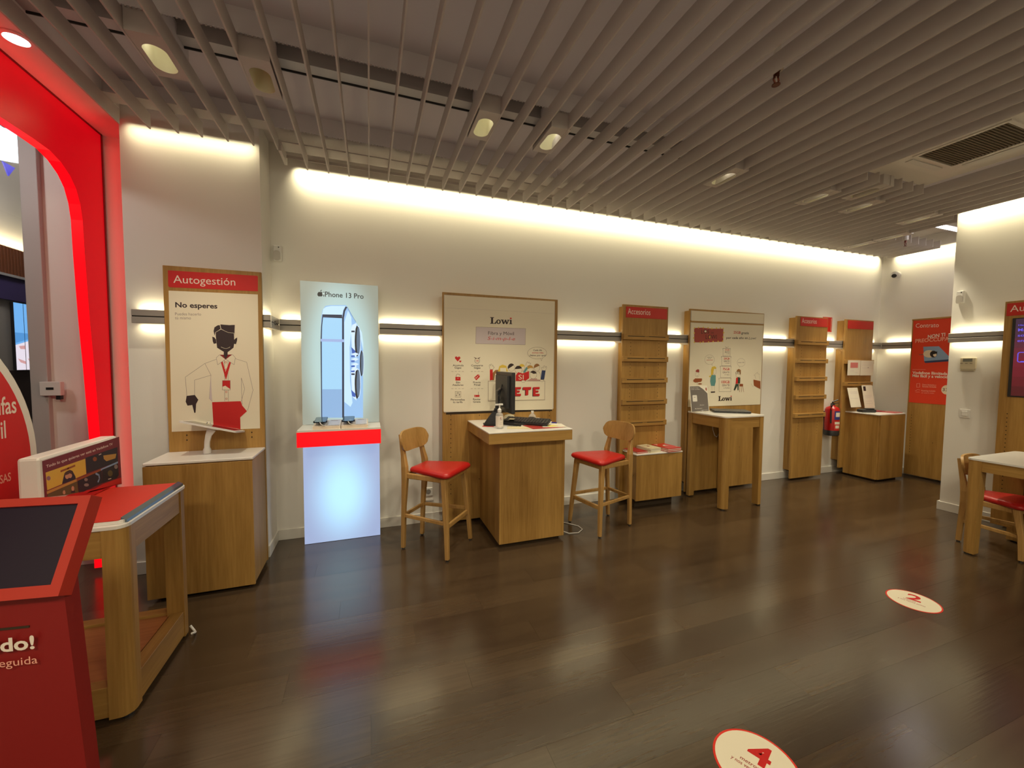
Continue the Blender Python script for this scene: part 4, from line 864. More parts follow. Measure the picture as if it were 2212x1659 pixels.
# air conditioner cassette in its opening
t = thing('air_conditioner', 'square ceiling cassette air conditioner with grey intake grille', 'air conditioner', (4.31, 1.74, 3.2))
def ring(bm, o, i, z0, z1):
    bx(bm, o[0], o[1], o[2], i[2], z0, z1); bx(bm, o[0], o[1], i[3], o[3], z0, z1); bx(bm, o[0], i[0], i[2], i[3], z0, z1); bx(bm, i[1], o[1], i[2], i[3], z0, z1)
bm = bmesh.new(); ring(bm, (3.93, 4.72, 1.34, 2.12), (4.07, 4.54, 1.50, 1.98), 3.205, 3.225); obj('panel', bm, M_WHITE, t)
bm = bmesh.new(); ring(bm, (4.05, 4.56, 1.48, 2.00), (4.075, 4.535, 1.505, 1.975), 3.198, 3.206); obj('rim', bm, M_WHITE, t)
bm = bmesh.new(); bx(bm, 4.07, 4.54, 1.5, 1.98, 3.212, 3.22)
obj('filter', bm, mat('filter_dark', (.30, .25, .17, 1), .9), t)
for k in range(24): obj('slat', box(4.075, 4.535, 1.51+k*.0196, 1.516+k*.0196, 3.2, 3.212), mat('grille_grey', (.22, .185, .13, 1), .8), t)
for n, (x0, x1, y0, y1) in enumerate(((4.10, 4.51, 2.02, 2.07), (4.10, 4.51, 1.38, 1.43), (3.98, 4.03, 1.54, 1.94), (4.59, 4.64, 1.54, 1.94))): obj('flap', box(x0, x1, y0, y1, 3.199, 3.204, .0015), M_PLASTIC, t)
bm = bmesh.new(); ring(bm, (3.83, 4.83, 1.22, 2.29), (3.93, 4.72, 1.34, 2.12), 3.214, 3.222); struct('trim_1', bm, M_WALL)
def sprinkler(x, y, label, k=1.0, h=.04):
    t = thing('fire_sprinkler', label, 'sprinkler', (x, y, 3.0), 0, 'fire sprinklers in the ceiling')
    bm = bmesh.new(); lathe(bm, [(.028*k, 3.13+h), (.026*k, 3.08+h), (.015*k, 3.075+h), (.015*k, 3.36)], (x, y, 0), 16); obj('cup', bm, mat('frosted_cup', (.6, .56, .5, 1), .3), t, smooth=True)
    bm = bmesh.new(); lathe(bm, [(.012*k, 3.076+h), (.012*k, 3.05+h)], (x, y, 0), 10)
    for s in (-1, 1): tube(bm, [(x+s*.010*k, y, 3.05+h), (x+s*.016*k, y, 3.03+h), (x+s*.004*k, y, 3.008+h)], .004*k, 6)
    lathe(bm, [(.017*k, 3.004+h), (.017*k, 3.008+h)], (x, y, 0), 12); obj('head', bm, mat('bronze', srgb(96, 48, 34), .4, .7), t)
    bm = bmesh.new(); tube(bm, [(x, y, 3.05+h), (x, y, 3.01+h)], .003*k, 6); obj('bulb', bm, mat('glass_bulb', (.5, .4, .35, 1), .1), t)
sprinkler(2.12, 1.665, 'bronze fire sprinkler hanging alone from the middle of the slat ceiling', 1.25, .085)
sprinkler(6.30, 3.13, 'small fire sprinkler near the far corner, beside the slat ends')
t = thing('strip_light', 'bright white strip light in the gap beside the partition wall', 'lamp', (6.5, 2.85, 3.2))
bm = bmesh.new(); bx(bm, 6.12, 7.0, 2.80, 2.90, 3.215, 3.25); obj('housing', bm, M_WHITE, t)
bm = bmesh.new()
for k in range(22): bx(bm, 6.15+k*.038, 6.18+k*.038, 2.825, 2.875, 3.205, 3.2149)
obj('led_strip', bm, emis('cold_led', (.96, .92, 1, 1), 12), t)
for n, (x, y) in enumerate(((7.28, 3.69),)):
    t = thing('security_camera', 'white dome security camera high on the end wall', 'camera', (x-.06, y, 2.89))
    bm = bmesh.new(); lathe(bm, [(.05, 0), (.05, .03), (.042, .05)], n=20); xform(bm, Matrix.Translation((7.279, y, 2.885)) @ Matrix.Rotation(-PI/2, 4, 'Y')); obj('base', bm, M_PLASTIC, t, smooth=True)
    bm = bmesh.new(); lathe(bm, [(.01, -.045), (.038, -.035), (.052, 0), (.047, .03), (.030, .045)], n=20); xform(bm, Matrix.Translation((7.20, y-.01, 2.88)) @ Euler((0, math.radians(-118), math.radians(18))).to_matrix().to_4x4()); obj('body', bm, M_PLASTIC, t, smooth=True)
    bm = bmesh.new(); lathe(bm, [(.030, .044), (.026, .052), (.008, .056)], n=18); xform(bm, Matrix.Translation((7.20, y-.01, 2.88)) @ Euler((0, math.radians(-118), math.radians(18))).to_matrix().to_4x4()); obj('lens', bm, M_BLACK, t, smooth=True)
def detector(label, M, z0):
    t = thing('motion_detector', label, 'detector', M.to_translation(), 0, 'white motion detectors')
    bm = bmesh.new(); bx(bm, -.03, .03, 0, .045, -.06, .065, .008); xform(bm, M); obj('body', bm, M_PLASTIC, t)
    bm = bmesh.new(); prism(bm, rrect(-.024, .024, -.062, .02, .02), .044, .052, 'y'); xform(bm, Matrix.Rotation(0, 4, 'X')); xform(bm, M); obj('lens', bm, mat('detector_lens', (.5, .47, .43, 1), .3), t)
    bm = bmesh.new(); lathe(bm, [(.005, .044), (.005, .047)], n=10, axis='y'); bmesh.ops.translate(bm, verts=bm.verts[:], vec=(-.012, 0, .048)); xform(bm, M); obj('indicator', bm, M_BLACK, t)
detector('motion detector on the rear wall beside the column', Matrix.Translation((-.715, 3.876, 2.45)) @ Matrix.Rotation(PI, 4, 'Z'), 0)
detector('motion detector on the partition wall over the rail', Matrix.Translation((5.838, 2.40, 2.275)) @ Matrix.Rotation(PI/2, 4, 'Z'), 0)
t = thing('thermostat', 'beige wall thermostat with grey display under the partition rail', 'thermostat', (5.82, 2.315, 1.57))
obj('case', box(5.815, 5.84, 2.258, 2.373, 1.53, 1.645, .004), mat('beige_plastic', srgb(206, 196, 170), .5), t)
obj('display', box(5.813, 5.816, 2.282, 2.352, 1.605, 1.638), mat('lcd', srgb(110, 112, 104), .3), t)
for y in (2.36, 2.325, 2.29): obj('button', box(5.812, 5.816, y-.009, y+.009, 1.584, 1.592), mat('button_grey', srgb(150, 140, 120), .5), t)
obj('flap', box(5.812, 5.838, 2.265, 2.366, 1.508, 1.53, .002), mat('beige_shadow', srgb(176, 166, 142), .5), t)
t = thing('light_switch', 'white wall switch low on the partition wall', 'switch', (5.83, 2.32, 1.06))
obj('plate', box(5.83, 5.84, 2.28, 2.36, 1.02, 1.11, .003), M_PLASTIC, t); obj('rocker', box(5.822, 5.832, 2.298, 2.342, 1.04, 1.092, .004), M_PLASTIC, t)
t = thing('wall_socket', 'white wall socket by the left stool near the baseboard', 'socket', (.526, 3.87, .29))
obj('plate', box(.486, .566, 3.868, WALL_Y, .258, .338, .003), M_PLASTIC, t)
bm = bmesh.new(); lathe(bm, [(.024, 3.866), (.024, 3.8685)], (.526, 0, .30), 18, axis='y'); bmesh.ops.translate(bm, verts=bm.verts[:], vec=(0, 0, 0)); obj('recess', bm, mat('socket_grey', (.25, .24, .23, 1), .5), t)
obj('lower_strip', box(.480, .575, 3.860, WALL_Y, .205, .22, .002), mat('strip_grey', (.4, .36, .34, 1), .5), t)
# devices near the portal
t = thing('alarm_box', 'white box with a small dark display on the grey window post', 'alarm box', (-2.15, 3.83, 1.34))
obj('case', box(-2.215, -2.10, 3.80, 3.84, 1.292, 1.392, .003), M_PLASTIC, t); obj('display', box(-2.178, -2.138, 3.797, 3.801, 1.335, 1.352), M_BLACK, t)
obj('cable_gland', box(-2.135, -2.105, 3.81, 3.838, 1.262, 1.292, .004), M_BLACK, t)
t = thing('wall_keypad', 'small keypad with a dark display on the red-lit wall strip', 'keypad', (-1.69, 3.86, 1.58))
obj('case', box(-1.735, -1.635, 3.855, WALL_Y, 1.535, 1.625, .004), M_PLASTIC, t); obj('display', box(-1.728, -1.66, 3.853, 3.856, 1.592, 1.618), M_BLACK, t)
t = thing('wall_switch', 'blank white switch under the keypad on the red-lit wall strip', 'switch', (-1.69, 3.86, 1.44))
obj('plate', box(-1.74, -1.635, 3.86, WALL_Y, 1.40, 1.50, .004), M_PLASTIC, t); obj('rocker', box(-1.715, -1.66, 3.856, 3.861, 1.415, 1.485, .003), M_PLASTIC, t)
# ------------------------------------------------------------------ oak display panels along the walls
YF = 3.74                                             # front of the boards on the rear wall
def holes(pts, parent, axis='y', r=.0045, at=YF, name='peg_holes'):
    bm = bmesh.new()
    for a, b in pts:
        n = 8; c = [(a + r*math.cos(2*PI*k/n), b + r*1.1*math.sin(2*PI*k/n)) for k in range(n)]
        if axis == 'y': bm.faces.new([bm.verts.new((x, at-.0008, z)) for x, z in c])
        else: bm.faces.new([bm.verts.new((at-.0008, y, z)) for y, z in c][::-1])
    obj(name, bm, M_HOLE, parent, kind='stuff')
def board(name, label, cat, x0, x1, z1=2.205, z0=.03, yf=YF, group=None, back=WALL_Y, split=True):
    t = thing(name, label, cat, ((x0+x1)/2, yf, 0), 0, group)
    obj('board', box(x0, x1, yf, yf+.022, z0, z1, .0015), M_OAK, t)
    yb = yf+.022
    bm = bmesh.new()
    for a, b in (((1.915, z1-.012), (z0+.10, 1.79)) if split else ((z0, z1),)):
        bx(bm, x0+.046, x1-.046, yb, back, a, b)
    obj('back_frame', bm, M_OAK, t)
    return t
def header(t, x0, x1, z0, z1, y, m=None):
    return obj('header_sign', box(x0, x1, y-.005, y-.0002, z0, z1, .001), m or M_REDSIGN, t)

# self-service panel on the column
t = thing('wall_display', 'oak panel with a man in a red lanyard pointing down, fixed to the column', 'wall display', (-1.045, 3.44, 0), 0, 'oak wall panels')
obj('board', box(-1.338, -.748, 3.44, 3.462, .03, 2.207, .0015), M_OAK, t)
obj('back_frame', box(-1.32, -.775, 3.481, 3.565, .05, 1.79), M_OAK, t); obj('back_frame', box(-1.32, -.775, 3.463, 3.565, 1.92, 2.19), M_OAK, t)
P_ = Print((-1.345, 3.4398, 0), (1, 0, 0), (0, 0, 1), (0, -1, 0)).draw(ART['auto']); P_.done(t, 'poster')
holes([(-1.232, .985), (-1.232, 1.02), (-.833, .985), (-.833, 1.02)], t, at=3.44, r=.005)
# crowd poster panel
t = board('wall_display', 'wide oak panel with a cream fibre and mobile poster behind the monitor', 'wall display', .642, 1.824, group='oak wall panels')
obj('poster_board', box(.655, 1.788, 3.7335, 3.7398, 1.085, 2.180), mat('poster_edge', (.6, .57, .52, 1), .5), t)
P_ = Print((.645, 3.7330, 0), (1, 0, 0), (0, 0, 1), (0, -1, 0)).draw(ART['fibre']); P_.done(t, 'poster')
holes([(.72, .30 + .0445*k) for k in range(18)] + [(1.745, .30 + .0445*k) for k in range(18)] + [(1.0, .42), (1.0, 1.045)], t)
obj('shadow_gap', box(.675, 1.775, 3.7395, 3.7402, 1.062, 1.084), M_HOLE, t)
# long-service poster panel
t = board('wall_display', 'wide oak panel with blank white header and gift box cartoon poster', 'wall display', 3.535, 4.722, group='oak wall panels')
obj('poster_board', box(3.545, 4.708, 3.7365, 3.7398, 1.055, 2.185), mat('poster_edge', (.6, .57, .52, 1), .5), t)
obj('divider_strip', box(3.54, 4.715, 3.7352, 3.7366, 2.046, 2.072), M_OAKX, t)
P_ = Print((3.53, 3.7358, 0), (1, 0, 0), (0, 0, 1), (0, -1, 0)).draw(ART['years']); P_.done(t, 'poster')
holes([(3.66 + dx, .35 + .033*k) for k in range(18) for dx in (0, .97)] + [(3.95, .50), (4.38, .52)], t, r=.004)
# three narrow towers
def tower(label, x0, x1, rails, text, hx0, hx1, hz0, hz1, z0=.03):
    t = board('accessory_tower', label, 'display tower', x0, x1, 2.205, z0, group='narrow oak towers with ledges')
    h = header(t, hx0, hx1, hz0, hz1, YF)
    if text:
        w_ = (hx1-hx0)*1000
        p = Print((hx0, YF-.005, hz0), (1, 0, 0), (0, 0, 1), (0, -1, 0)); p.text('paper', 22, 38, w_*.54, 0, 62, text, 0); p.done(h)
    for z in rails:
        r = obj('ledge', box(x0-.006, x1-.012, 3.704, YF, z-.058, z, .002), M_OAKX, t)
        xm = (x0+x1)/2 - .01
        bm = bmesh.new(); bx(bm, x0+.045, xm-.03, 3.7033, 3.7045, z-.025, z-.017); bx(bm, xm+.03, x1-.06, 3.7033, 3.7045, z-.025, z-.017); bx(bm, xm-.03, xm+.03, 3.7033, 3.7045, z-.023, z-.019); obj('slot', bm, M_HOLE, r)
    pts = []
    zs = [1.98] + list(rails)
    for za, zb in zip(rails, rails[1:]): pts += [(x, zb + .03 + .04*k) for x in (x0+.11, x1-.12) for k in range(4)]
    if rails: pts += [(x, .62 + .04*k) for x in (x0+.11, x1-.12) for k in range(5)]; pts += [((x0+x1)/2, rails[1]-.12), ((x0+x1)/2, rails[min(3, len(rails)-1)]-.10)]
    holes(pts, t, r=.0045)
    return t
tower('oak tower lettered Accesorios with five empty ledges over a low cabinet', 2.612, 3.222, (1.880, 1.638, 1.403, 1.160, .920), 'Accesorios', 2.650, 3.203, 2.064, 2.182)
tower('oak tower lettered Accesorios with five empty ledges standing to the floor by the extinguisher', 5.312, 5.915, (1.886, 1.643, 1.404, 1.158, .912), 'Accesorios', 5.378, 5.903, 2.078, 2.193)
tower('oak tower with blank red header and sheets pinned to it over the corner counter', 6.285, 6.895, (1.640, 1.325), '', 6.327, 6.882, 2.077, 2.192, .10)
# contract panel on the end wall
t = thing('wall_display', 'oak panel with a red contract poster showing a dog, on the end wall', 'wall display', (7.17, 3.13, 0), 0, 'oak wall panels')
obj('board', box(7.17, 7.192, 2.83, 3.433, .03, 2.21, .0015), M_OAK, t); obj('back_frame', box(7.193, 7.28, 2.85, 3.41, .1, 1.79), M_OAK, t); obj('back_frame', box(7.193, 7.28, 2.85, 3.41, 1.92, 2.19), M_OAK, t)
obj('top_trim', box(7.163, 7.17, 2.83, 3.433, 2.193, 2.21), M_OAKY, t)
po = obj('poster', box(7.167, 7.1699, 2.848, 3.418, 1.048, 2.188), mat('poster_red', srgb(218, 58, 26), .5), t)
P_ = Print((7.1668, 3.44, 0), (0, -1, 0), (0, 0, 1), (-1, 0, 0)).draw(ART['contract']); P_.done(po)
holes([(3.38, .35+.04*k) for k in range(14)] + [(3.14, .52)], t, 'x', .0045, 7.17)
# self-service panel with a screen on the partition wall
t = thing('wall_display', 'oak panel with a dark red screen on the partition wall, cut off by the frame', 'wall display', (5.70, 1.74, 0), 0, 'oak wall panels')
obj('board', box(5.70, 5.722, 1.44, 2.042, .03, 2.172, .0015), M_OAK, t); obj('back_frame', box(5.76, 5.84, 1.46, 2.02, .1, 1.79), M_OAK, t); obj('back_frame', box(5.723, 5.84, 1.46, 2.02, 1.91, 2.15), M_OAK, t)
h = obj('header_sign', box(5.695, 5.6998, 1.46, 2.029, 2.035, 2.153, .001), M_REDSIGN, t)
p = Print((5.6945, 2.042, 0), (0, -1, 0), (0, 0, 1), (-1, 0, 0)); p.text('paper', 36, 2072, 390, 0, 60, 'Autogestión', 0); p.done(h)
s = obj('screen', box(5.686, 5.70, 1.47, 1.985, 1.272, 2.010, .003), M_BLACK, t)
bm = bmesh.new()
for k in range(8):
    za, zb = 1.285 + k*.0895, 1.285 + (k+1)*.0895
    bm.faces.new([bm.verts.new((5.6855, y, z)) for y, z in ((1.962, za), (1.485, za), (1.485, zb), (1.962, zb))]).material_index = k
obj('picture', bm, [emis('screen_red_%d' % k, srgb(*c), .9) for k, c in enumerate(((74, 14, 22), (92, 16, 28), (104, 18, 34), (108, 22, 40), (98, 28, 46), (84, 32, 50), (66, 34, 54), (58, 34, 56)))], s)
blue = lambda k: emis('screen_blue', srgb(96, 84, 214), .95)
p = Print((5.685, 1.945, 0), (0, -1, 0), (0, 0, 1), (-1, 0, 0), blue)
for v, tx, W, c in ((1935, 'Haz tus gestiones', 190, 14), (1885, 'Más rápido', 190, 26), (1836, 'solicita', 130, 24), (1787, 'en tienda', 160, 24)): p.text('b', 0, v, W, 0, c, tx, 1)
p.line('b', 7, rrect(10, 132, 1600, 1690, 14, 3) + [(132-14, 1600)]); p.line('b', 6, [(30, 1606), (60, 1606)]); p.done(s)
holes([(1.98, .35+.04*k) for k in range(20)], t, 'x', .0045, 5.70)

# ------------------------------------------------------------------ cabinets and counters
t = thing('cabinet', 'tall oak cabinet with white top under the pointing man poster', 'cabinet', (-1.045, 3.27, 0))
obj('carcass', box(-1.338, -.752, 3.118, 3.438, .035, .885, .001), M_OAK, t); obj('door', box(-1.345, -.752, 3.097, 3.116, .025, .882, .001), M_OAK, t)
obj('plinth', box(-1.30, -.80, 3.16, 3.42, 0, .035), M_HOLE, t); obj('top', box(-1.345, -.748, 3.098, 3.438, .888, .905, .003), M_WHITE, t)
t = thing('cabinet', 'low oak cabinet with white top floating under the first accessory tower', 'cabinet', (2.95, 3.62, 0))
obj('carcass', box(2.655, 3.245, 3.512, 3.739, .102, .582, .001), M_OAK, t); obj('door', box(2.648, 3.252, 3.490, 3.509, .096, .580, .001), M_OAK, t); obj('top', box(2.645, 3.255, 3.488, 3.739, .585, .60, .003), M_WHITE, t)
bm = bmesh.new(); lathe(bm, [(.006, 2.655), (.006, 2.645), (.011, 2.640), (.011, 2.630)], (0, 3.56, .36), 12, axis='x'); obj('knob', bm, M_STEEL, t)
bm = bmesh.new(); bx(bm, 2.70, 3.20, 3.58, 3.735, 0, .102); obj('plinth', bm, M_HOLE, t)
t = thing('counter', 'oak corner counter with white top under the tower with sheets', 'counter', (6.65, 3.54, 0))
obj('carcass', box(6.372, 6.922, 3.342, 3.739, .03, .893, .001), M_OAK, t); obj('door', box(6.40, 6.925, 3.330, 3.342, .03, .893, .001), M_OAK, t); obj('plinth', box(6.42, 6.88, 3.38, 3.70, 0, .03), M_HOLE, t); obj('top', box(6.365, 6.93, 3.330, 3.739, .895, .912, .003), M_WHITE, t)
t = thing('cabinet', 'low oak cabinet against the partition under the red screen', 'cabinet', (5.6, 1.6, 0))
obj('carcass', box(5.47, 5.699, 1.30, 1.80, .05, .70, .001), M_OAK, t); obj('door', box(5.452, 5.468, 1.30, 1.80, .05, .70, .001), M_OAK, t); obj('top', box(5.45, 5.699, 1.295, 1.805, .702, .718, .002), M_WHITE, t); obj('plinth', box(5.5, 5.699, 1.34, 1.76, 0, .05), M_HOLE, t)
# desk
t = thing('desk', 'oak service desk with white top in front of the crowd poster panel', 'desk', (1.3, 3.4, 0))
obj('side_panel', box(1.008, 1.030, 3.118, 3.738, .03, .905, .001), M_OAK, t); obj('side_panel', box(1.587, 1.609, 3.118, 3.738, .03, .905, .001), M_OAK, t); obj('front_panel', box(1.0305, 1.5865, 3.118, 3.138, .03, .905, .001), M_OAK, t)
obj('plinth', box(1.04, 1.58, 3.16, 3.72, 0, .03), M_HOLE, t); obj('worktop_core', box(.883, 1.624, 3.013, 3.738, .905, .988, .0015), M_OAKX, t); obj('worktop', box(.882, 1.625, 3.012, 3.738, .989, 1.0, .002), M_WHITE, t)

# ------------------------------------------------------------------ tables
def leg_bm(x0, y0, s, z1, cx, cy, r=.046, taper=.86, z0=.012):
    """Square leg with its outer corner rounded; (cx, cy) signs point to that corner."""
    def sec(k):
        q = s*k; a = []
        for i in range(7):
            th = PI/2*i/6; a.append((q - r + r*math.sin(th), q - r + r*math.cos(th)))
        a = [(0, q)] + a + [(q, 0), (0, 0)]
        return [(x0 - cx*s/2 + cx*(p_ + (s-q)), y0 - cy*s/2 + cy*(u_ + (s-q))) for p_, u_ in a]
    bm = bmesh.new(); lo = [bm.verts.new((x, y, z0)) for x, y in sec(taper)]; hi = [bm.verts.new((x, y, z1)) for x, y in sec(1)]; n = len(lo)
    bm.faces.new(lo); bm.faces.new(hi)
    for i in range(n): bm.faces.new((lo[i], lo[(i+1) % n], hi[(i+1) % n], hi[i]))
    bmesh.ops.recalc_face_normals(bm, faces=bm.faces[:]); return bm
def table(name, label, x0, x1, y0, y1, z1, s=.085, apron=.115, frame=False):
    t = thing(name, label, 'table', ((x0+x1)/2, (y0+y1)/2, 0))
    zt = z1 - .014
    for cx in (-1, 1):
        for cy in (-1, 1):
            lx = (x1 - s/2) if cx > 0 else (x0 + s/2); ly = (y1 - s/2) if cy > 0 else (y0 + s/2)
            obj('leg', leg_bm(lx, ly, s, zt-.001, cx, cy, taper=1.0 if frame else .86), M_OAK, t)
            bm = bmesh.new(); lathe(bm, [(.022, 0), (.022, .0125)], (lx + cx*.012, ly + cy*.012, 0), 12); obj('foot', bm, M_BLACK, t)
    obj('apron', box(x0+s, x1-s, y0+.006, y0+.028, zt-apron, zt-.001), M_OAKX, t); obj('apron', box(x0+s, x1-s, y1-.028, y1-.006, zt-apron, zt-.001), M_OAKX, t)
    obj('apron', box(x0+.006, x0+.028, y0+s, y1-s, zt-apron, zt-.001), M_OAKY, t); obj('apron', box(x1-.028, x1-.006, y0+s, y1-s, zt-apron, zt-.001), M_OAKY, t)
    bm = bmesh.new(); prism(bm, rrect(x0-.003, x1+.003, y0-.003, y1+.003, .045), zt, z1); obj('top', bm, M_WHITE, t)
    if frame:
        obj('lower_rail', box(x1-.062, x1-.004, y0+s, y1-s, .02, .155, .002), M_OAKY, t); obj('lower_rail', box(x0+.004, x0+.062, y0+s, y1-s, .02, .155, .002), M_OAKY, t)
        obj('lower_rail', box(x0+s, x1-s, y0+.004, y0+.062, .02, .155, .002), M_OAKX, t); obj('lower_rail', box(x0+s, x1-s, y1-.062, y1-.004, .02, .155, .002), M_OAKX, t)
        obj('lower_shelf', box(x0+.064, x1-.075, y0+.064, y1-.064, .125, .141), wood('shelf_wood_orange_lit', srgb(150, 92, 52), srgb(184, 124, 74), 'x'), t)  # orange light falling on the shelf is put into its wood colour
    return t
table('high_table', 'high oak table with white top in front of the gift box poster panel', 3.522, 4.100, 3.180, 3.733, 1.006)
t = table('display_table', 'oak display table with lower shelf and red pad by the portal', -1.585, -.984, 2.112, 2.722, .852, .080, .12, True)
bm = bmesh.new(); prism(bm, rrect(-1.55, -1.0, 2.135, 2.70, .014, 3), .8525, .866); obj('pad_tray', bm, M_WHITE, t)
bm = bmesh.new(); prism(bm, rrect(-1.55, -1.014, 2.137, 2.70, .012, 3), .8665, .8695); obj('pad', bm, mat('pad_red', srgb(206, 44, 26), .5), t)
bm = bmesh.new(); prism(bm, [(-.999, .8525), (-.991, .8525), (-.994, .864), (-1.0135, .876), (-1.0135, .8665), (-.999, .8665)], 2.15, 2.70, 'y'); obj('pad_lip', bm, mat('acrylic_blue_reflection', (.05, .09, .13, 1), .08, spec=.9), t)  # clear lip, its blue reflection put into the base colour
tb3 = table('side_table', 'oak table with white top and a chair tucked under it, by the partition', 4.652, 5.45, 1.05, 1.822, .803, .088, .085)

# ------------------------------------------------------------------ stools and chair
def seat_set(name, label, cat, loc, rot, hs, hb, fw, bw, fy, by, group):
    t = thing(name, label, cat, loc, rot, group)
    zs = hs - .045
    for sx in (-1, 1):
        bm = bmesh.new(); bar(bm, [(sx*fw/2, fy, .012), (sx*(fw/2-.012), fy-.012, .2), (sx*(fw/2-.038), fy-.05, zs-.005)], [.030, .034, .044], [.030, .034, .044]); obj('leg', bm, M_SEATWOOD, t)
        bm = bmesh.new(); bar(bm, [(sx*bw/2, by, .012), (sx*(bw/2+.004), by+.012, zs*.55), (sx*(bw/2+.010), by+.028, zs-.05), (sx*(bw/2+.008), by+.024, zs+.05), (sx*(bw/2-.002), by+.006, zs+.14), (sx*(bw/2-.014), by-.030, hb-.03)], [.032, .034, .040, .040, .034, .028], [.032, .036, .052, .050, .036, .024]); obj('leg', bm, M_SEATWOOD, t)
        for q, (lx, ly) in enumerate(((sx*fw/2, fy), (sx*bw/2, by))):
            bm = bmesh.new(); lathe(bm, [(.012, 0), (.012, .0125)], (lx, ly, 0), 10); obj('foot', bm, M_BLACK, t)
    zr = hs*.40; f = lambda z: (fw/2 - .038*z/zs, fy - .05*z/zs)
    a, b_ = f(zr); zr2 = zr + .01
    bm = bmesh.new(); bar(bm, [(-a, b_, zr-.02), (a, b_, zr-.02)], .022, .036, side=(0, 1, 0)); obj('stretcher', bm, M_SEATWOOD, t)
    for sx in (-1, 1):
        bm = bmesh.new(); bar(bm, [(sx*a, b_, zr2), (sx*(bw/2+.004), by+.010, zr2)], .020, .028, side=(1, 0, 0)); obj('stretcher', bm, M_SEATWOOD, t)
    bm = bmesh.new(); bar(bm, [(-bw/2, by+.010, zr2), (bw/2, by+.010, zr2)], .020, .028, side=(0, 1, 0)); obj('stretcher', bm, M_SEATWOOD, t)
    bm = bmesh.new(); y0, y1 = by+.03, fy-.02
    for sx in (-1, 1): bar(bm, [(sx*(bw/2+.008), y0, zs-.022), (sx*(fw/2-.04), y1-.02, zs-.022)], .024, .042, side=(1, 0, 0))
    bar(bm, [(-fw/2+.04, y1-.02, zs-.022), (fw/2-.04, y1-.02, zs-.022)], .024, .042, side=(0, 1, 0)); bar(bm, [(-bw/2, y0, zs-.022), (bw/2, y0, zs-.022)], .024, .042, side=(0, 1, 0)); obj('seat_frame', bm, M_SEATWOOD, t)
    # upholstered seat: stacked outlines for a soft edge
    def outline(k, z):
        wf, wb = fw/2 + .012 - k, bw/2 - .012 - k; ya, yb = by + .052 + k, fy + .012 - k; r = .05; pts = []
        for (cx, cy, a0) in ((wf-r, yb-r, 0), (-wf+r, yb-r, 90), (-wb+r*.4, ya+r*.4, 180), (wb-r*.4, ya+r*.4, 270)):
            rr = r if cy > 0 else r*.4
            for i in range(6):
                a_ = math.radians(a0 + 90*i/5); pts.append((cx + rr*math.cos(a_), cy + rr*math.sin(a_), z))
        return pts
    bm = bmesh.new(); rings = [[bm.verts.new(p_) for p_ in outline(k, z)] for k, z in ((.010, zs), (0, zs+.012), (0, zs+.026), (.008, zs+.040), (.026, zs+.047), (.08, zs+.050))]
    n = len(rings[0])
    for p_, q_ in zip(rings, rings[1:]):
        for i in range(n): bm.faces.new((p_[i], p_[(i+1) % n], q_[(i+1) % n], q_[i]))
    bm.faces.new(rings[0][::-1]); bm.faces.new(rings[-1]); bmesh.ops.recalc_face_normals(bm, faces=bm.faces[:]); obj('seat', bm, M_REDVINYL, t, smooth=True, ang=60)
    bm = bmesh.new(); W, Hh, zc = .40*bw/.285, .085, hb - .085; N = 20; rows = []
    for i in range(N+1):
        x = -W/2 + W*i/N; u = abs(2*x/W); h = Hh*max(.0, (1-u**5.0))**.5
        if i in (0, N): h = .012
        yb = by - .012 + .85*x*x
        rows.append([(x, yb - .20*(z - zc) + d, z) for z, d in ((zc-h, .010), (zc-h*.55, .012), (zc+h*.55, .012), (zc+h, .010), (zc+h, -.008), (zc+h*.55, -.010), (zc-h*.55, -.010), (zc-h, -.008))])
    rv = [[bm.verts.new(p_) for p_ in r_] for r_ in rows]
    for p_, q_ in zip(rv, rv[1:]):
        for i in range(8): bm.faces.new((p_[i], p_[(i+1) % 8], q_[(i+1) % 8], q_[i]))
    bm.faces.new(rv[0][::-1]); bm.faces.new(rv[-1]); bmesh.ops.recalc_face_normals(bm, faces=bm.faces[:]); obj('backrest', bm, M_SEATWOOD, t, smooth=True, ang=40)
    return t
st = seat_set('bar_stool', 'oak bar stool with red seat between the lit phone display and the desk', 'stool', (.515, 3.345, 0), math.atan2(-.775, -.632), .69, .985, .415, .287, .225, -.224, 'oak bar stools with red seats')
dup(st, (2.1007, 3.278, 0), math.radians(101.7), 'oak bar stool with red seat in front of the low cabinet and first tower')
seat_set('chair', 'oak chair with red seat tucked under the table by the partition', 'chair', (5.075, 1.765, 0), math.radians(183), .455, .768, .42, .275, .19, -.19, None)
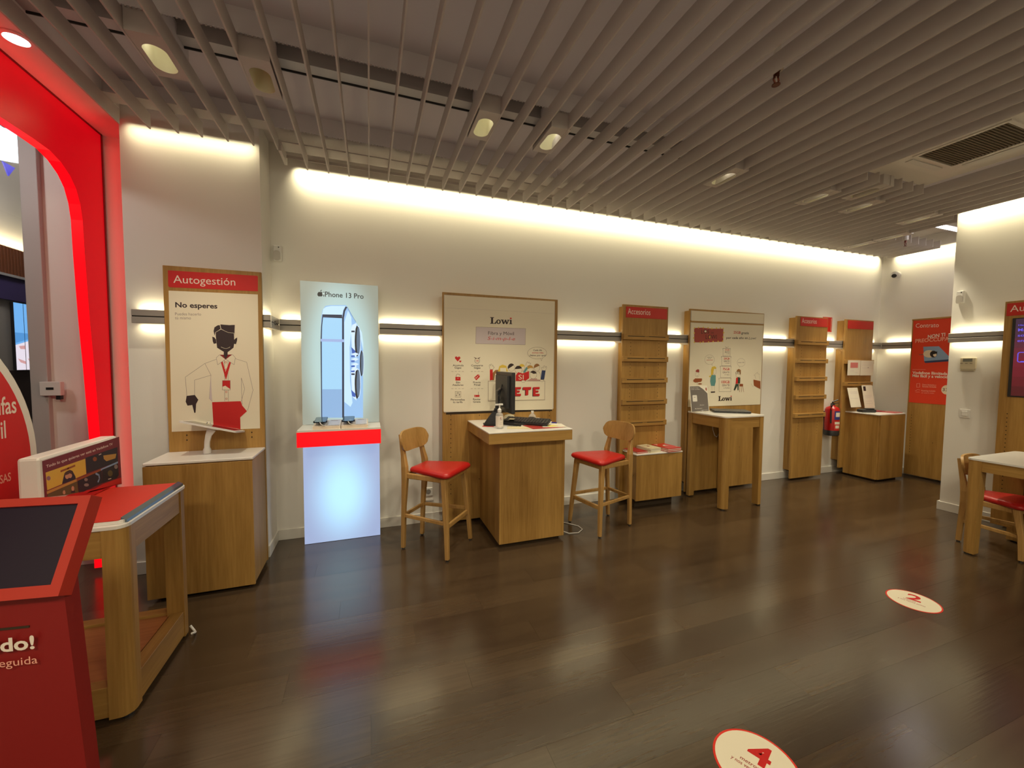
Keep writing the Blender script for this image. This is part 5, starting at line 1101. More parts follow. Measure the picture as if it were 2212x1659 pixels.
# ------------------------------------------------------------------ lit phone display
LX0, LX1 = -.532, .076
t = thing('phone_display', 'white illuminated phone display with a red band, glowing blue below', 'display', (-.228, 3.72, 0))
def backlit(name, c0, c1, cx, cz, s, r0, r1, e0, e1):
    """Backlit diffuser: lamp falloff painted into the emission, brightest at (cx, cz) of the sheet."""
    m = bpy.data.materials.new(name); m.use_nodes = True; nt = m.node_tree; b = nt.nodes['Principled BSDF']; N = nt.nodes.new; L = nt.links.new
    b.inputs['Base Color'].default_value = (.12, .13, .14, 1); b.inputs['Roughness'].default_value = .3
    tc = N('ShaderNodeTexCoord'); mp = N('ShaderNodeMapping'); mp.inputs['Location'].default_value = (-cx*s[0], 0, -cz*s[1]); mp.inputs['Scale'].default_value = (s[0], 0, s[1]); L(tc.outputs['Object'], mp.inputs[0])
    ln = N('ShaderNodeVectorMath'); ln.operation = 'LENGTH'; L(mp.outputs[0], ln.inputs[0]); mr = N('ShaderNodeMapRange'); mr.interpolation_type = 'SMOOTHSTEP'
    mr.inputs['From Min'].default_value = r0; mr.inputs['From Max'].default_value = r1; L(ln.outputs['Value'], mr.inputs['Value'])
    mx = N('ShaderNodeMix'); mx.data_type = 'RGBA'; L(mr.outputs[0], mx.inputs[0]); mx.inputs[6].default_value = c0; mx.inputs[7].default_value = c1; L(mx.outputs[2], b.inputs['Emission Color'])
    me = N('ShaderNodeMapRange'); L(mr.outputs[0], me.inputs['Value']); me.inputs['To Min'].default_value = e0; me.inputs['To Max'].default_value = e1; L(me.outputs[0], b.inputs['Emission Strength'])
    return m
obj('casing', box(LX0, LX1, 3.722, 3.86, 1.022, 2.216, .001), M_WHITE, t); obj('casing', box(LX0, LX1, 3.712, 3.86, .004, .885, .001), M_WHITE, t)
up_ = obj('upper_panel', box(LX0, LX1, 3.716, 3.7215, 1.022, 2.216), backlit('upper_diffuser', srgb(186, 216, 214), srgb(180, 186, 168), 0, 1.60, (2.6, 1.1), .45, .95, .82, .55), t)
P_ = Print((-.53, 3.7158, 0), (1, 0, 0), (0, 0, 1), (0, -1, 0), lit).draw(ART['phone'])
P_.done(up_)
obj('lower_panel', box(LX0, LX1, 3.704, 3.7115, .004, .885), backlit('lower_diffuser', srgb(176, 226, 255), srgb(168, 186, 228), 0, .42, (2.9, 1.7), .12, 1.0, 1.05, .74), t)
obj('shelf', box(LX0-.001, LX1+.005, 3.422, 3.715, 1.004, 1.020, .001), M_WHITE, t); obj('shelf_body', box(LX0+.004, LX1, 3.432, 3.715, .889, 1.003), M_KIOSK2, t)
obj('red_band', box(LX0-.002, LX1+.006, 3.424, 3.431, .887, 1.003), emis('red_band_light', srgb(250, 8, 22), .85, srgb(190, 10, 16), .3), t)
for x0, x1, lb, g in ((-.424, -.224, 'phone on a stand, left of the two on the lit display', 0), (-.219, -.018, 'phone on a stand, right of the two on the lit display', 1)):
    tr = thing('phone_tray', 'low cream tray with an info card on the lit display, ' + ('left' if not g else 'right') + ' of two', 'tray', ((x0+x1)/2, 3.52, 1.0205), 0, 'trays on the lit phone display')
    bm = bmesh.new(); prism(bm, [(3.44, 1.0205), (3.64, 1.0205), (3.64, 1.066), (3.44, 1.042)], x0, x1, 'x'); obj('body', bm, mat('cream_plastic', srgb(232, 216, 196), .45), tr)
    xm = x0 + .107; bm = bmesh.new()
    def sl(y): return 1.042 + (y-3.44)*.12
    def quad(bm, a, b, ya, yb, h, mi=0): bm.faces.new([bm.verts.new(p) for p in ((a, ya, sl(ya)+h), (b, ya, sl(ya)+h), (b, yb, sl(yb)+h), (a, yb, sl(yb)+h))]).material_index = mi
    for a, b, ya, yb in ((xm, x1-.006, 3.455, 3.462), (xm, x1-.006, 3.62, 3.632), (xm, xm+.006, 3.462, 3.62), (x1-.012, x1-.006, 3.462, 3.62)): quad(bm, a, b, ya, yb, .004)
    quad(bm, xm+.006, x1-.012, 3.462, 3.62, .002, 1); quad(bm, xm+.014, x1-.03, 3.60, 3.608, .0025, 2)
    obj('info_card', bm, [M_PLASTIC, mat('card_grey', srgb(196, 196, 204), .4), mat('print_grey', srgb(140, 126, 122), .55)], tr)
    ph = thing('smartphone', lb, 'phone', (x0+.05, 3.53, 1.06), 0, 'phones on the lit display')
    M4 = Matrix.Translation((x0+.052, 3.535, 1.083)) @ Matrix.Rotation(math.radians(7), 4, 'X')
    bm = bmesh.new(); prism(bm, rrect(-.044, .044, -.085, .075, .012, 3), -.004, .004); xform(bm, M4); obj('body', bm, mat('phone_dark', srgb(40, 46, 58), .25, .4), ph)
    bm = bmesh.new(); prism(bm, rrect(-.041, .041, -.082, .072, .010, 3), .004, .0046); xform(bm, M4); obj('glass', bm, mat('phone_glass', srgb(70, 96, 112), .06, spec=.8), ph)
    bm = bmesh.new(); lathe(bm, [(.02, 1.0575), (.02, 1.061), (.009, 1.062), (.009, 1.078)], (x0+.052, 3.54, 0), 14); obj('stand', bm, M_BLACK, ph)
    bm = bmesh.new()
    for s in (-1, 1): bx(bm, *sorted((s*.040, s*.050)), -.07, -.045, -.006, .006)
    xform(bm, M4); obj('clamp', bm, M_BLACK, ph)
    bm = bmesh.new(); tube(bm, [(x0+.052, 3.452, 1.074), (x0+.055, 3.436, 1.070), (x0+.066, 3.428, 1.058), (x0+.08, 3.434, 1.049), (x0+.09, 3.47, 1.05)], .0035, 6); obj('cable', bm, M_PLASTIC, ph, smooth=True)
# ------------------------------------------------------------------ tablet on the cabinet
t = thing('tablet_stand', 'white tablet on a curved stand on the tall cabinet', 'tablet', (-1.075, 3.33, .905))
bm = bmesh.new(); lathe(bm, [(.024, .906), (.024, .93), (.018, .945), (.016, .955)], (-1.075, 3.32, 0), 18); obj('base', bm, M_PLASTIC, t, smooth=True)
bm = bmesh.new(); bar(bm, [(-1.075, 3.32, .950), (-1.074, 3.322, .985), (-1.066, 3.325, 1.03), (-1.050, 3.33, 1.068)], [.030, .030, .034, .05], .022); obj('neck', bm, M_PLASTIC, t, smooth=True)
ex = Vector((.3275, 0, -.088)).normalized(); ey = Vector((0, 1, -.139)).normalized(); ez = ex.cross(ey).normalized()
M4 = Matrix(((ex.x, ey.x, ez.x, -1.036), (ex.y, ey.y, ez.y, 3.33), (ex.z, ey.z, ez.z, 1.089), (0, 0, 0, 1)))
bm = bmesh.new(); prism(bm, rrect(-.168, .168, -.11, .11, .014, 4), -.006, .006); xform(bm, M4); obj('tablet', bm, M_PLASTIC, t)
bm = bmesh.new(); prism(bm, rrect(-.150, .150, -.095, .095, .004, 2), .0062, .0068); xform(bm, M4); obj('screen', bm, mat('dark_screen', (.01, .01, .012, 1), .12), t)
bm = bmesh.new(); bx(bm, -.05, .04, -.04, .04, -.016, -.0065, .003); xform(bm, M4); obj('bracket', bm, M_PLASTIC, t)
bm = bmesh.new(); tube(bm, [(-1.07, 3.31, 1.115), (-1.062, 3.30, 1.128), (-1.05, 3.30, 1.125), (-1.044, 3.305, 1.108)], .003, 6); obj('cable', bm, M_PLASTIC, t, smooth=True)

# ------------------------------------------------------------------ things on the desk
t = thing('monitor', 'black monitor seen from behind and edge-on, on the desk', 'monitor', (1.15, 3.43, 1.0))
obj('screen_case', box(1.140, 1.172, 3.20, 3.66, 1.115, 1.472, .006), M_BLACK, t)
bm = bmesh.new(); prism(bm, [(3.26, 1.16), (3.60, 1.16), (3.60, 1.44), (3.26, 1.44)], 1.118, 1.1395, 'x'); obj('back_cover', bm, mat('black_back', (.03, .03, .032, 1), .5), t)
obj('panel', box(1.1722, 1.174, 3.212, 3.648, 1.13, 1.46), mat('dark_screen', (.01, .01, .012, 1), .12), t)
bm = bmesh.new(); bar(bm, [(1.085, 3.43, 1.014), (1.085, 3.43, 1.10), (1.085, 3.43, 1.30), (1.116, 3.43, 1.32)], .07, .022, side=(0, 1, 0)); obj('arm', bm, M_BLACK, t)
bm = bmesh.new(); bar(bm, [(1.09, 3.43, 1.008), (1.24, 3.24, 1.008)], .03, .010, side=(0, 0, 1)); bar(bm, [(1.09, 3.43, 1.008), (1.24, 3.62, 1.008)], .03, .010, side=(0, 0, 1)); obj('base', bm, M_BLACK, t)
bm = bmesh.new(); tube(bm, [(1.12, 3.40, 1.36), (1.07, 3.36, 1.26), (1.075, 3.37, 1.15), (1.06, 3.40, 1.009)], .006, 6); tube(bm, [(1.12, 3.42, 1.34), (1.085, 3.39, 1.24), (1.06, 3.38, 1.12), (1.06, 3.47, 1.008)], .005, 6); obj('cable', bm, M_BLACK, t, smooth=True)
t = thing('drawstring_bag', 'black drawstring cloth bag slumped beside the sanitizer bottle', 'bag', (1.03, 3.36, 1.0))
bm = bmesh.new(); rings = []
for z, w_, dx in ((1.0015, .072, 0), (1.02, .074, .002), (1.06, .056, .012), (1.10, .038, .024), (1.135, .020, .034), (1.155, .012, .038), (1.19, .016, .046)):
    rings.append([bm.verts.new((1.018 + dx + w_*math.cos(2*PI*k/16)*(1 + .08*math.sin(5*k)), 3.37 + w_*.75*math.sin(2*PI*k/16)*(1 + .1*math.cos(3*k)), z)) for k in range(16)])
for a, b in zip(rings, rings[1:]):
    for k in range(16): bm.faces.new((a[k], a[(k+1) % 16], b[(k+1) % 16], b[k]))
bm.faces.new(rings[0][::-1]); bm.faces.new(rings[-1]); obj('body', bm, M_BAG, t, smooth=True, ang=70)
bm = bmesh.new(); tube(bm, [(1.056, 3.36, 1.155), (1.075, 3.35, 1.20), (1.09, 3.35, 1.25)], .004, 6); tube(bm, [(.955, 3.36, 1.004), (.938, 3.37, 1.012), (.942, 3.39, 1.022), (.962, 3.39, 1.018)], .003, 6); obj('cord', bm, M_BLACK, t, smooth=True)
obj('toggle', box(1.030, 1.050, 3.345, 3.36, 1.135, 1.155, .004), M_BLACK, t)
t = thing('sanitizer_bottle', 'clear hand sanitizer bottle with white pump and label on the desk', 'bottle', (1.03, 3.20, 1.0))
M_CLEAR = mat('clear_plastic', (.85, .85, .83, 1), .1); M_CLEAR.node_tree.nodes['Principled BSDF'].inputs['Alpha'].default_value = .32
def bottle(bm, c, prof, n=24): lathe(bm, prof, c, n)
bm = bmesh.new(); bottle(bm, (1.03, 3.20, 0), [(.030, 1.001), (.034, 1.006), (.034, 1.105), (.028, 1.126), (.016, 1.134), (.013, 1.145)]); obj('body', bm, M_CLEAR, t, smooth=True)
bm = bmesh.new(); lathe(bm, [(.026, 1.004), (.030, 1.008), (.030, 1.09)], (1.03, 3.20, 0), 20); obj('gel', bm, mat('gel', (.74, .72, .68, 1), .2), t, smooth=True)
bm = bmesh.new(); pts = [(1.03 + .0346*math.sin(a), 3.20 - .0346*math.cos(a)) for a in [math.radians(-62 + 124*i/12 - 18) for i in range(13)]]
for (a, b), (c, d) in zip(pts, pts[1:]): bm.faces.new([bm.verts.new(p) for p in ((a, b, 1.018), (c, d, 1.018), (c, d, 1.108), (a, b, 1.108))])
obj('label', bm, mat('label_paper', srgb(226, 216, 204), .5), t)
p = Print((1.03, 3.1648, 1.0), (.95, -.31, 0), (0, 0, 1), (-.31, -.95, 0)); p.poly('brick', el(0, 92, 5, 5)); p.text('ink', -14, 76, 28, 0, 5, 'GEL', 1); p.text('grey', -12, 52, 24, 0, 4, 'manos', 0); p.text('grey', -12, 36, 24, 0, 4, '500 ml', 0); p.done(t, 'label_print')
bm = bmesh.new(); lathe(bm, [(.017, 1.138), (.017, 1.160), (.010, 1.168), (.006, 1.172), (.006, 1.195), (.010, 1.197), (.010, 1.206)], (1.03, 3.20, 0), 18); bar(bm, [(1.058, 3.19, 1.203), (1.03, 3.20, 1.203), (.998, 3.215, 1.200)], .014, .010, side=(0, 0, 1)); obj('pump', bm, M_PLASTIC, t, smooth=True)
def rect3(name, cx, cy, L, W, z0, z1, ang, m, lab, cat, group=None, bev=0):
    bm = bmesh.new(); bx(bm, -L/2, L/2, -W/2, W/2, 0, z1-z0, bev); xform(bm, Matrix.Translation((cx, cy, z0)) @ Matrix.Rotation(math.radians(ang), 4, 'Z')); return one(name, bm, m, lab, cat, group)
M_PAPER = mat('paper', srgb(232, 226, 210), .6); M_PAPERY = mat('paper_cream', srgb(226, 214, 176), .6); M_FOLDER = mat('folder_red', srgb(170, 44, 40), .5)
rect3('paper_sheet', 1.20, 3.185, .20, .14, 1.0008, 1.0016, -20, M_PAPERY, 'cream sheet in front of the keyboard on the desk', 'paper')
rect3('paper_sheet', 1.30, 3.46, .30, .21, 1.0008, 1.0016, -35, M_PAPER, 'white sheet under the keyboard on the desk', 'paper')
rect3('red_folder', 1.43, 3.185, .30, .21, 1.0008, 1.0030, 3, M_FOLDER, 'thin red folder under papers at the desk front', 'folder')
rect3('paper_sheet', 1.525, 3.20, .21, .20, 1.0034, 1.0044, -12, M_PAPER, 'white sheet lying over the red folder', 'paper')
rect3('sticky_note', 1.505, 3.17, .09, .07, 1.0048, 1.0056, 10, mat('note_yellow', srgb(232, 216, 110), .6), 'yellow sticky note on the papers by the red folder', 'note')
rect3('paper_sheet', 1.52, 3.47, .21, .15, 1.0008, 1.0040, -10, M_PAPER, 'white paper pad behind the red folder, near the mouse', 'paper')
rect3('leaflet', .972, 3.335, .10, .06, 1.0008, 1.0018, -25, M_REDSIGN, 'red leaflet lying at the desk edge by the black bag', 'leaflet')
t = thing('keyboard', 'black keyboard lying askew across papers on the desk', 'keyboard', (0, 0, 0))
M4 = Matrix.Translation((1.335, 3.335, 1.022)) @ Matrix.Rotation(math.radians(-42), 4, 'Z') @ Matrix.Rotation(math.radians(14), 4, 'X')
ORG[t.name] = Vector((1.335, 3.335, 1.0)); t.location = (1.335, 3.335, 1.0)
bm = bmesh.new(); bx(bm, -.21, .21, -.065, .065, 0, .016, .004); xform(bm, M4); obj('case', bm, M_BLACK, t)
for r in range(5):
    for c in range(15):
        bm = bmesh.new(); bx(bm, -.203 + c*.0272, -.203 + c*.0272 + .023, -.055 + r*.0225, -.055 + r*.0225 + .019, .0162, .024, .0); xform(bm, M4); obj('key', bm, mat('key_black', (.035, .035, .037, 1), .45), t)
rect3('sticky_note', 1.213, 3.40, .05, .07, 1.046, 1.0468, -30, M_PAPERY, 'cream note stuck to the top corner of the keyboard', 'note')
t = thing('mouse', 'black computer mouse at the back of the desk', 'mouse', (1.47, 3.56, 1.0))
bm = bmesh.new(); rings = []
for z, k in ((1.001, .95), (1.012, 1.0), (1.024, .86), (1.033, .55), (1.036, .2)): rings.append([bm.verts.new((1.47 + .055*k*math.cos(2*PI*i/16), 3.56 + .034*k*math.sin(2*PI*i/16), z)) for i in range(16)])
for a, b in zip(rings, rings[1:]):
    for i in range(16): bm.faces.new((a[i], a[(i+1) % 16], b[(i+1) % 16], b[i]))
bm.faces.new(rings[0][::-1]); bm.faces.new(rings[-1]); obj('body', bm, M_BLACK, t, smooth=True, ang=70)
bm = bmesh.new(); tube(bm, [(1.42, 3.56, 1.01), (1.36, 3.60, 1.005), (1.33, 3.66, 1.005)], .0025, 6); obj('cable', bm, M_BLACK, t)
t = thing('spray_bottle', 'small clear bottle with a cap behind the mouse', 'bottle', (1.52, 3.655, 1.0))
bm = bmesh.new(); lathe(bm, [(.036, 1.001), (.038, 1.01), (.034, 1.035), (.016, 1.055), (.012, 1.06)], (1.52, 3.655, 0), 18); obj('body', bm, M_CLEAR, t, smooth=True)
bm = bmesh.new(); lathe(bm, [(.014, 1.0605), (.014, 1.082)], (1.52, 3.655, 0), 14); obj('cap', bm, mat('cap_clear', (.8, .78, .74, 1), .2), t)
t = thing('pen', 'ballpoint pen with a blue cap lying on the papers', 'pen', (1.56, 3.33, 1.0))
bm = bmesh.new(); tube(bm, [(1.50, 3.39, 1.0085), (1.575, 3.325, 1.0085)], .004, 8); obj('barrel', bm, M_PLASTIC, t)
bm = bmesh.new(); tube(bm, [(1.575, 3.325, 1.0085), (1.612, 3.293, 1.0085)], .0055, 8); obj('cap', bm, mat('pen_blue', srgb(50, 40, 150), .35), t)
bm = bmesh.new(); lathe(bm, [(.055, 1.0015), (.06, 1.02), (.045, 1.045), (.015, 1.055)], (1.28, 3.66, 0), 16); one('paper_roll', bm, mat('pale_roll', srgb(200, 192, 166), .6), 'pale rounded dispenser low behind the monitor', 'dispenser', smooth=True)
bm = bmesh.new(); tube(bm, [(1.612, 3.60, .05), (1.66, 3.52, .006), (1.80, 3.40, .0045), (1.862, 3.31, .0045), (1.862, 3.23, .0045), (1.79, 3.175, .0045), (1.70, 3.19, .0045), (1.615, 3.25, .03)], .0045, 8)
one('floor_cable', bm, M_PLASTIC, 'white cable looping on the floor beside the desk', 'cable', smooth=True)

# ------------------------------------------------------------------ leaflets on the low cabinet, things on the high table
def pile(x, y, L, W, z, n, h, ang, m, lab, group=None, pr=None):
    t = thing('leaflet_pile', lab, 'leaflets', (x, y, z), 0, group)
    for k in range(n):
        bm = bmesh.new(); bx(bm, -W/2, W/2, -L/2, L/2, k*h, (k+1)*h-.0006, 0); xform(bm, Matrix.Translation((x + RND.uniform(-.003, .003), y + RND.uniform(-.003, .003), z+.0006)) @ Matrix.Rotation(math.radians(ang + RND.uniform(-2, 2)), 4, 'Z')); obj('leaflet', bm, m if k % 2 == 0 or k == n-1 else M_PAPER, t)
    if pr:
        c, s = math.cos(math.radians(ang)), math.sin(math.radians(ang)); p = Print((x, y, z + n*h + .0002), (c, s, 0), (-s, c, 0), (0, 0, 1)); pr(p); p.done(t, 'print')
    return t
pile(2.735, 3.625, .21, .15, .60, 3, .006, 8, M_FOLDER, 'small red leaflets at the near edge of the low cabinet, behind the stool back')
def pr1(p): p.text('rust', -40, 40, 80, 0, 16, 'Lowi', 1); p.poly('brick', el(0, 5, 22, 16, 10)); p.text('tan', -35, -60, 70, 0, 8, 'fibra', 0)
pile(2.90, 3.62, .21, .15, .60, 7, .0065, 8, M_PAPERY, 'thick cream booklets in the middle of the low cabinet', None, pr1)
def pr2(p):
    p.poly('rose', [(-80, 110), (-20, 110), (-70, 60)]); p.poly('paper', [(-20, 30), (0, 50), (25, 40), (15, 20), (40, -10), (5, 0), (-30, 5)]); p.poly('rose', [(50, -95), (85, -95), (85, -70), (60, -75)])
pile(3.125, 3.605, .25, .19, .60, 5, .008, 6, mat('brochure_red', srgb(206, 50, 44), .3), 'pile of red glossy brochures at the right end of the low cabinet', None, pr2)
t = thing('leaflet_stand', 'grey advert card in a clear stand on the high table', 'card stand', (3.60, 3.58, 1.006))
M4 = Matrix.Translation((3.598, 3.60, 1.0075)) @ Matrix.Rotation(math.radians(4), 4, 'Z') @ Matrix.Rotation(math.radians(-8), 4, 'X')
bm = bmesh.new(); bx(bm, -.142, .142, 0, .003, 0, .305); xform(bm, M4); obj('card', bm, M_PAPER, t)
R3 = M4.to_3x3(); p = Print(M4 @ Vector((-.142, 0, 0)), R3 @ Vector((1, 0, 0)), R3 @ Vector((0, 0, 1)), R3 @ Vector((0, -1, 0)), lambda k: mat('card_print_' + k, srgb(*dict(PAL, gr=(110, 104, 100), wh=(226, 222, 214))[k]), .4))
p.poly('gr', [(8, 6), (276, 6), (276, 212), (215, 262), (150, 298), (8, 298)]); p.poly('wh', rrect(36, 106, 122, 196, 8, 3)); p.poly('grey', [(58, 168), (82, 168), (82, 174), (58, 174)])
p.text('wh', 20, 276, 120, 0, 9, 'Descubre tu nuevo', 1); p.text('wh', 20, 258, 140, 0, 9, 'router con fibra', 1); p.poly('brick', el(262, 262, 10, 20, 10))
p.text('wh', 60, 36, 110, 0, 8, 'Más información', 1); p.text('wh', 140, 74, 70, 0, 10, 'Router', 0, 1); p.text('wh', 150, 16, 110, 0, 7, 'en tu tienda', 0); p.done(t)
bm = bmesh.new(); prism(bm, [(3.60, 1.0065), (3.66, 1.0065), (3.62, 1.10)], 3.56, 3.64, 'x'); obj('strut', bm, M_CLEAR, t)
t = thing('laptop', 'closed black laptop lying on the high table', 'laptop', (3.93, 3.52, 1.006))
M4 = Matrix.Translation((3.925, 3.49, 1.0075)) @ Matrix.Rotation(math.radians(-34), 4, 'Z')
bm = bmesh.new(); bx(bm, -.19, .19, -.105, .125, .002, .015, .003); xform(bm, M4); obj('base', bm, M_BLACK, t)
bm = bmesh.new(); bx(bm, -.19, .19, -.105, .118, .016, .025, .003); xform(bm, M4); obj('lid', bm, mat('lid_grey', (.035, .034, .033, 1), .35), t)
bm = bmesh.new(); lathe(bm, [(.011, -.12), (.011, .12)], (0, .119, .014), 10, axis='x'); xform(bm, M4); obj('hinge', bm, M_BLACK, t)
bm = bmesh.new(); tube(bm, [(3.845, 3.66, .88), (3.85, 3.655, .78), (3.875, 3.65, .71), (3.91, 3.65, .69), (3.95, 3.65, .74), (3.965, 3.655, .88)], .004, 6); one('hanging_cable', bm, M_PLASTIC, 'white cable hanging in a loop under the high table', 'cable', smooth=True)

# ------------------------------------------------------------------ far end: extinguisher, sheets, terminal
t = thing('fire_extinguisher', 'red fire extinguisher hung on the wall between two oak towers', 'extinguisher', (6.16, 3.78, .57))
bm = bmesh.new(); lathe(bm, [(.05, .62), (.085, .635), (.085, .93), (.07, .965), (.03, .985), (.026, 1.0)], (6.16, 3.78, 0), 24); obj('cylinder', bm, mat('extinguisher_red', srgb(176, 20, 22), .3), t, smooth=True, ang=50)
bm = bmesh.new(); lathe(bm, [(.078, .57), (.088, .58), (.088, .64), (.086, .645)], (6.16, 3.78, 0), 24); obj('base_skirt', bm, M_BLACK, t, smooth=True)
bm = bmesh.new(); lathe(bm, [(.024, 1.0), (.024, 1.02), (.014, 1.025)], (6.16, 3.78, 0), 12); bar(bm, [(6.16, 3.78, 1.02), (6.14, 3.77, 1.045), (6.20, 3.74, 1.075)], .022, .012); bar(bm, [(6.155, 3.78, 1.018), (6.21, 3.74, 1.03)], .02, .01); obj('valve', bm, M_BLACK, t)
bm = bmesh.new(); tube(bm, [(6.14, 3.77, 1.01), (6.085, 3.75, .99), (6.066, 3.74, .92), (6.066, 3.735, .75)], .010, 8); obj('hose', bm, M_BLACK, t, smooth=True)
bm = bmesh.new()
def curved(bm, a0, a1, z0, z1, r, mi):
    for i in range(8):
        a, b = math.radians(a0 + (a1-a0)*i/8), math.radians(a0 + (a1-a0)*(i+1)/8)
        bm.faces.new([bm.verts.new((6.16 + r*math.sin(q), 3.78 - r*math.cos(q), z)) for q, z in ((a, z0), (b, z0), (b, z1), (a, z1))]).material_index = mi
curved(bm, -40, 62, .80, .92, .0858, 0); curved(bm, -30, 20, .84, .90, .0861, 1); curved(bm, -40, 62, .66, .775, .0858, 2); curved(bm, -36, 40, .735, .77, .0861, 1); curved(bm, -30, 10, .68, .72, .0861, 1)
obj('label', bm, [mat('label_blue', srgb(50, 60, 140), .4), M_PAPER, mat('label_red', srgb(214, 60, 50), .4)], t)
obj('wall_bracket', box(6.13, 6.19, 3.84, WALL_Y, .80, .90), M_BLACK, t)
t = thing('extinguisher_sign', 'small red safety sign on the wall behind the second accessory tower', 'sign', (6.11, 3.87, 2.14))
obj('plate', box(6.02, 6.205, 3.868, 3.876, 2.035, 2.238), M_REDSIGN, t); obj('border', box(6.185, 6.19, 3.8672, 3.868, 2.05, 2.225), M_PAPER, t)
def sheet(x0, x1, z0, z1, y, lab, cat='notice', lean=0, lines=(), hdr=None):
    t = thing('notice_sheet', lab, cat, ((x0+x1)/2, y, z0), 0, 'sheets on the corner tower')
    bm = bmesh.new(); prism(bm, [(y, z0), (y+.0015, z0), (y+lean+.0015, z1), (y+lean, z1)], x0, x1, 'x'); obj('sheet', bm, M_PAPER, t)
    p = Print((x0, y, z0), (1, 0, 0), (0, lean/(z1-z0), 1), (0, -1, 0)); w_, h_ = (x1-x0)*1000, (z1-z0)*1000
    for v, a, b in lines: p.line('lilac' if b < 1 else 'grey', 3, [(a*w_, v*h_), (min(abs(b), .95)*w_, v*h_)])
    if hdr: p.poly(hdr[0], [(hdr[1]*w_, hdr[3]*h_), (hdr[2]*w_, hdr[3]*h_), (hdr[2]*w_, hdr[4]*h_), (hdr[1]*w_, hdr[4]*h_)])
    p.done(t); return t
sheet(6.305, 6.575, 1.420, 1.632, 3.700, 'upper sheet with a pinkish box on the corner tower, beside a plainer one', lines=((.3, .2, .5), (.2, .6, .8)), hdr=('pink', .2, .8, .5, .85))
sheet(6.582, 6.868, 1.418, 1.630, 3.700, 'upper plain sheet with a printed grid on the corner tower', lines=((.85, .1, .9), (.7, .1, .8), (.5, .1, .7)), hdr=('grey', .55, .6, .5, .56))
sheet(6.315, 6.535, .975, 1.245, 3.640, 'lower left sheet leaning under the ledge of the corner tower', lean=.06, lines=((.8, .2, .9), (.75, .2, .9), (.7, .2, .9), (.45, .15, .85)))
sheet(6.615, 6.845, .955, 1.278, 3.640, 'lower right sheet with a dark square logo on the corner tower', lean=.055, lines=((.55, .15, .85), (.5, .15, .8), (.45, .15, .7), (.3, .15, .8), (.2, .15, .85)), hdr=('ink', .12, .35, .75, .95))
t = thing('card_terminal', 'black card terminal lying on the corner counter', 'terminal', (6.50, 3.56, .912))
M4 = Matrix.Translation((6.49, 3.55, .9135)) @ Matrix.Rotation(math.radians(-18), 4, 'Z')
bm = bmesh.new(); bx(bm, -.10, .10, -.05, .05, 0, .04, .012); xform(bm, M4); obj('body', bm, M_BLACK, t); bm = bmesh.new(); bx(bm, -.02, .085, -.035, .035, .0402, .055, .008); xform(bm, M4); obj('hump', bm, M_BLACK, t); bm = bmesh.new(); bx(bm, -.085, -.03, -.032, .032, .0402, .043); xform(bm, M4); obj('keypad', bm, mat('keypad_grey', (.16, .15, .15, 1), .3), t)
rect3('magazine', 6.70, 3.595, .22, .16, .9125, .928, -20, mat('magazine_red', srgb(150, 56, 60), .4), 'dull red magazine next to the card terminal on the corner counter', 'magazine')
rect3('magazine', 6.82, 3.43, .20, .15, .9125, .922, 4, mat('magazine_pink', srgb(176, 92, 92), .4), 'pinkish magazine at the outer edge of the corner counter', 'magazine')

# ------------------------------------------------------------------ left foreground
t = thing('poster_box', 'white box with film tiles poster standing on the red pad', 'sign box', (-1.345, 2.51, .868))
bm = bmesh.new(); bx(bm, -1.388, -1.312, 2.235, 2.785, .8702, 1.137, .012); obj('casing', bm, M_WHITE, t)
P_ = Print((-1.3118, 2.24, .87), (0, 1, 0), (0, 0, 1), (1, 0, 0)); P_.poly('red', [(4, 3), (541, 3), (541, 60), (4, 60)]); P_.draw(ART['tvbox']); P_.done(t, 'poster')
t = thing('round_sign', 'big red arched sign with white border behind the display table', 'sign', (-1.70, 2.08, 0))
def arch(r, zb, rc):
    pts = [(2.08 + r*math.cos(a), 1.03 + r*math.sin(a)) for a in [math.radians(180*i/40) for i in range(41)]]
    n = 4; q = lambda cx, a0: [(cx + rc*math.cos(math.radians(a0 + 90*i/n)), zb + rc + rc*math.sin(math.radians(a0 + 90*i/n))) for i in range(n+1)]
    return pts + q(2.08 - r + rc, 180) + q(2.08 + r - rc, 270)
bm = bmesh.new(); prism(bm, arch(.80, .755, .05), -1.715, -1.702, 'x'); obj('border_board', bm, M_WHITE, t)
bm = bmesh.new(); prism(bm, arch(.755, .80, .04), -1.702, -1.699, 'x'); s = obj('red_face', bm, mat('sign_face_red', srgb(206, 6, 24), .4), t)
p = Print((-1.699, 2.08, 1.03), (0, 1, 0), (0, 0, 1), (1, 0, 0)); p.text('paper', 470, 250, 208, 0, 84, 'tarifas', 1); p.text('paper', 436, 133, 172, 0, 84, 'móvil', 1); p.text('rose', 440, -85, 182, 0, 40, 'EMPRESAS', 1); p.done(s)
bm = bmesh.new(); bx(bm, -1.73, -1.716, 1.7, 1.76, 0, 1.2); bx(bm, -1.73, -1.716, 2.4, 2.46, 0, 1.2); obj('post', bm, M_STEEL, t); obj('foot', box(-1.79, -1.62, 1.65, 2.51, 0, .012), M_STEEL, t)
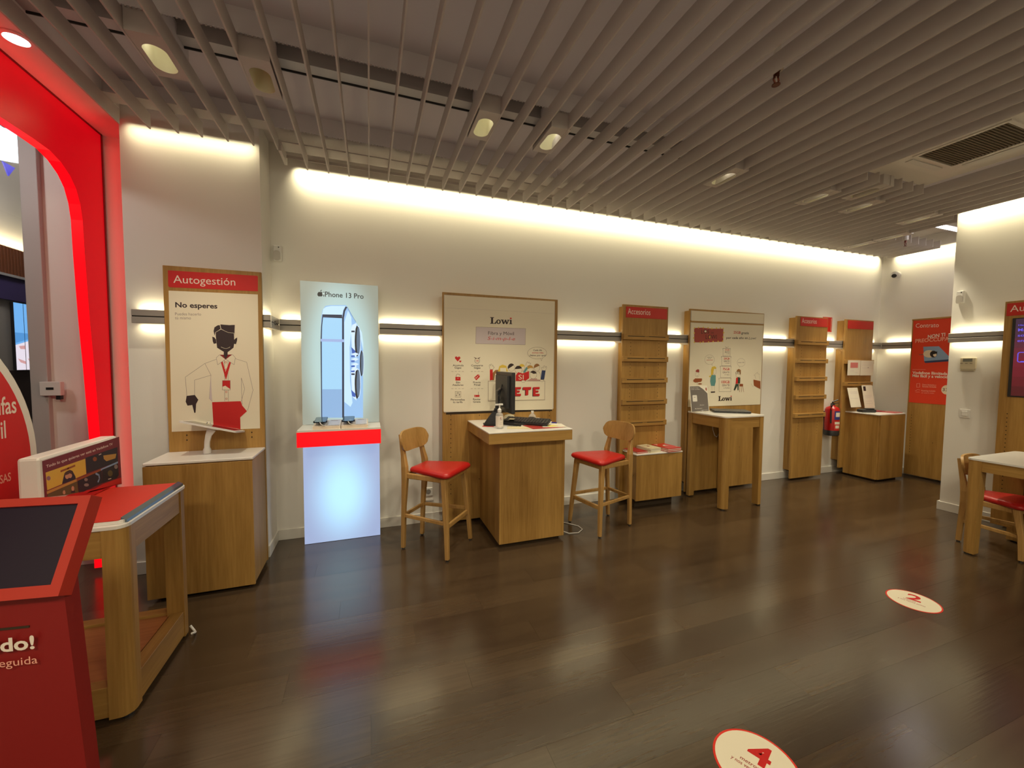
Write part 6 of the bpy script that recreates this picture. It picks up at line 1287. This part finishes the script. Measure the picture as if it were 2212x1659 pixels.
# kiosk: local x to the reader's right, y away, z up; origin under the head's lower right front corner
t = thing('kiosk', 'red ticket kiosk with a tilted dark screen, cut off at the photo edge', 'kiosk', (-.743, 1.30, 0), -.141)
c, s_ = math.cos(math.radians(26.9)), math.sin(math.radians(26.9))
HM = Matrix.Translation((0, 0, .957)) @ Matrix(((1, 0, 0, 0), (0, c, s_, 0), (0, -s_, c, 0), (0, 0, 0, 1)))     # x right, y into the head, z up the face
KW, KH, KD = .46, .248, .042
bm = bmesh.new()
for a in ((-KW, 0, 0, KD, 0, .028), (-KW, 0, 0, KD, KH-.021, KH), (-KW, -KW+.028, 0, KD, .028, KH-.021), (-.024, 0, 0, KD, .028, KH-.021), (-KW+.028, -.024, .02, KD, .028, KH-.021)): bx(bm, *a, 0)
xform(bm, HM); h = obj('head', bm, M_KIOSK, t)
bm = bmesh.new(); bx(bm, -KW+.028, -.024, .012, .0195, .028, KH-.021); xform(bm, HM); obj('screen', bm, mat('kiosk_screen', (.010, .007, .011, 1), .3, emit=srgb(34, 20, 34), estr=.35, spec=.3), t)
bm = bmesh.new(); lo = [(-KW-.01, .02), (.055, .02), (.055, .055), (-KW-.01, .055)]; hi = [(-KW+.01, .03), (-.012, .03), (-.012, .075), (-KW+.01, .075)]
a = [bm.verts.new((x, y, .012)) for x, y in lo]; b = [bm.verts.new((x, y, .975)) for x, y in hi]; bm.faces.new(a[::-1]); bm.faces.new(b)
for i in range(4): bm.faces.new((a[i], a[(i+1) % 4], b[(i+1) % 4], b[i]))
bmesh.ops.recalc_face_normals(bm, faces=bm.faces[:]); k = obj('body', bm, M_KIOSK2, t); obj('base_plate', box(-KW-.03, .07, -.06, .30, 0, .012, .002), M_KIOSK2, t)
obj('ticket_slot', box(-.17, -.085, .0265, .0295, .868, .873), M_HOLE, t)
p = Print((0, .0265, 0), (1, 0, 0), (0, -.0104, 1), (0, -1, 0)); p.text('paper', -340, 818, 272, 0, 33, '¡Bienvenido!', 2); p.text('rose', -380, 778, 316, 0, 20, 'Te atendemos enseguida', 0); p.done(k)
bm = bmesh.new(); tube(bm, [(-.985, 2.71, .03), (-.965, 2.70, .006), (-.95, 2.675, .008), (-.945, 2.65, .018), (-.95, 2.63, .03)], .006, 8); one('floor_cable', bm, M_PLASTIC, 'small white cable loop on the floor at the display table corner', 'cable', smooth=True)
# floor stickers
def sticker(loc, ang, label, digit, r, k=1.0):
    t = thing('floor_sticker', label, 'floor sticker', loc, ang, 'round floor stickers')
    bm = bmesh.new(); lathe(bm, [(r, .0003), (r, .0012)], n=48); obj('rim', bm, mat('sticker_red', srgb(220, 50, 34), .5), t)
    bm = bmesh.new(); lathe(bm, [(r*.945, .0013), (r*.945, .0017)], n=48); f = obj('disc', bm, mat('sticker_cream', srgb(238, 230, 206), .5), t)
    p = Print((0, 0, .0012), (1, 0, 0), (0, 1, 0), (0, 0, 1)); p.k = 3
    p.text('red', -42*k, 5*k, 80*k, 0, 96*k, digit, 2); p.text('brick', -52*k, -22*k, 66*k, 0, 16*k, 'metros', 1); p.text('brick', -78*k, -45*k, 145*k, 0, 16*k, 'y nos vemos juntos', 1); p.done(f)
sticker((1.402, 1.068, 0), math.radians(-66), 'round cream floor sticker with a big red 4, cut by the frame', '4', .152)
sticker((3.380, 1.527, 0), math.radians(-72), 'round cream floor sticker with a big red 2', '2', .136, .9)
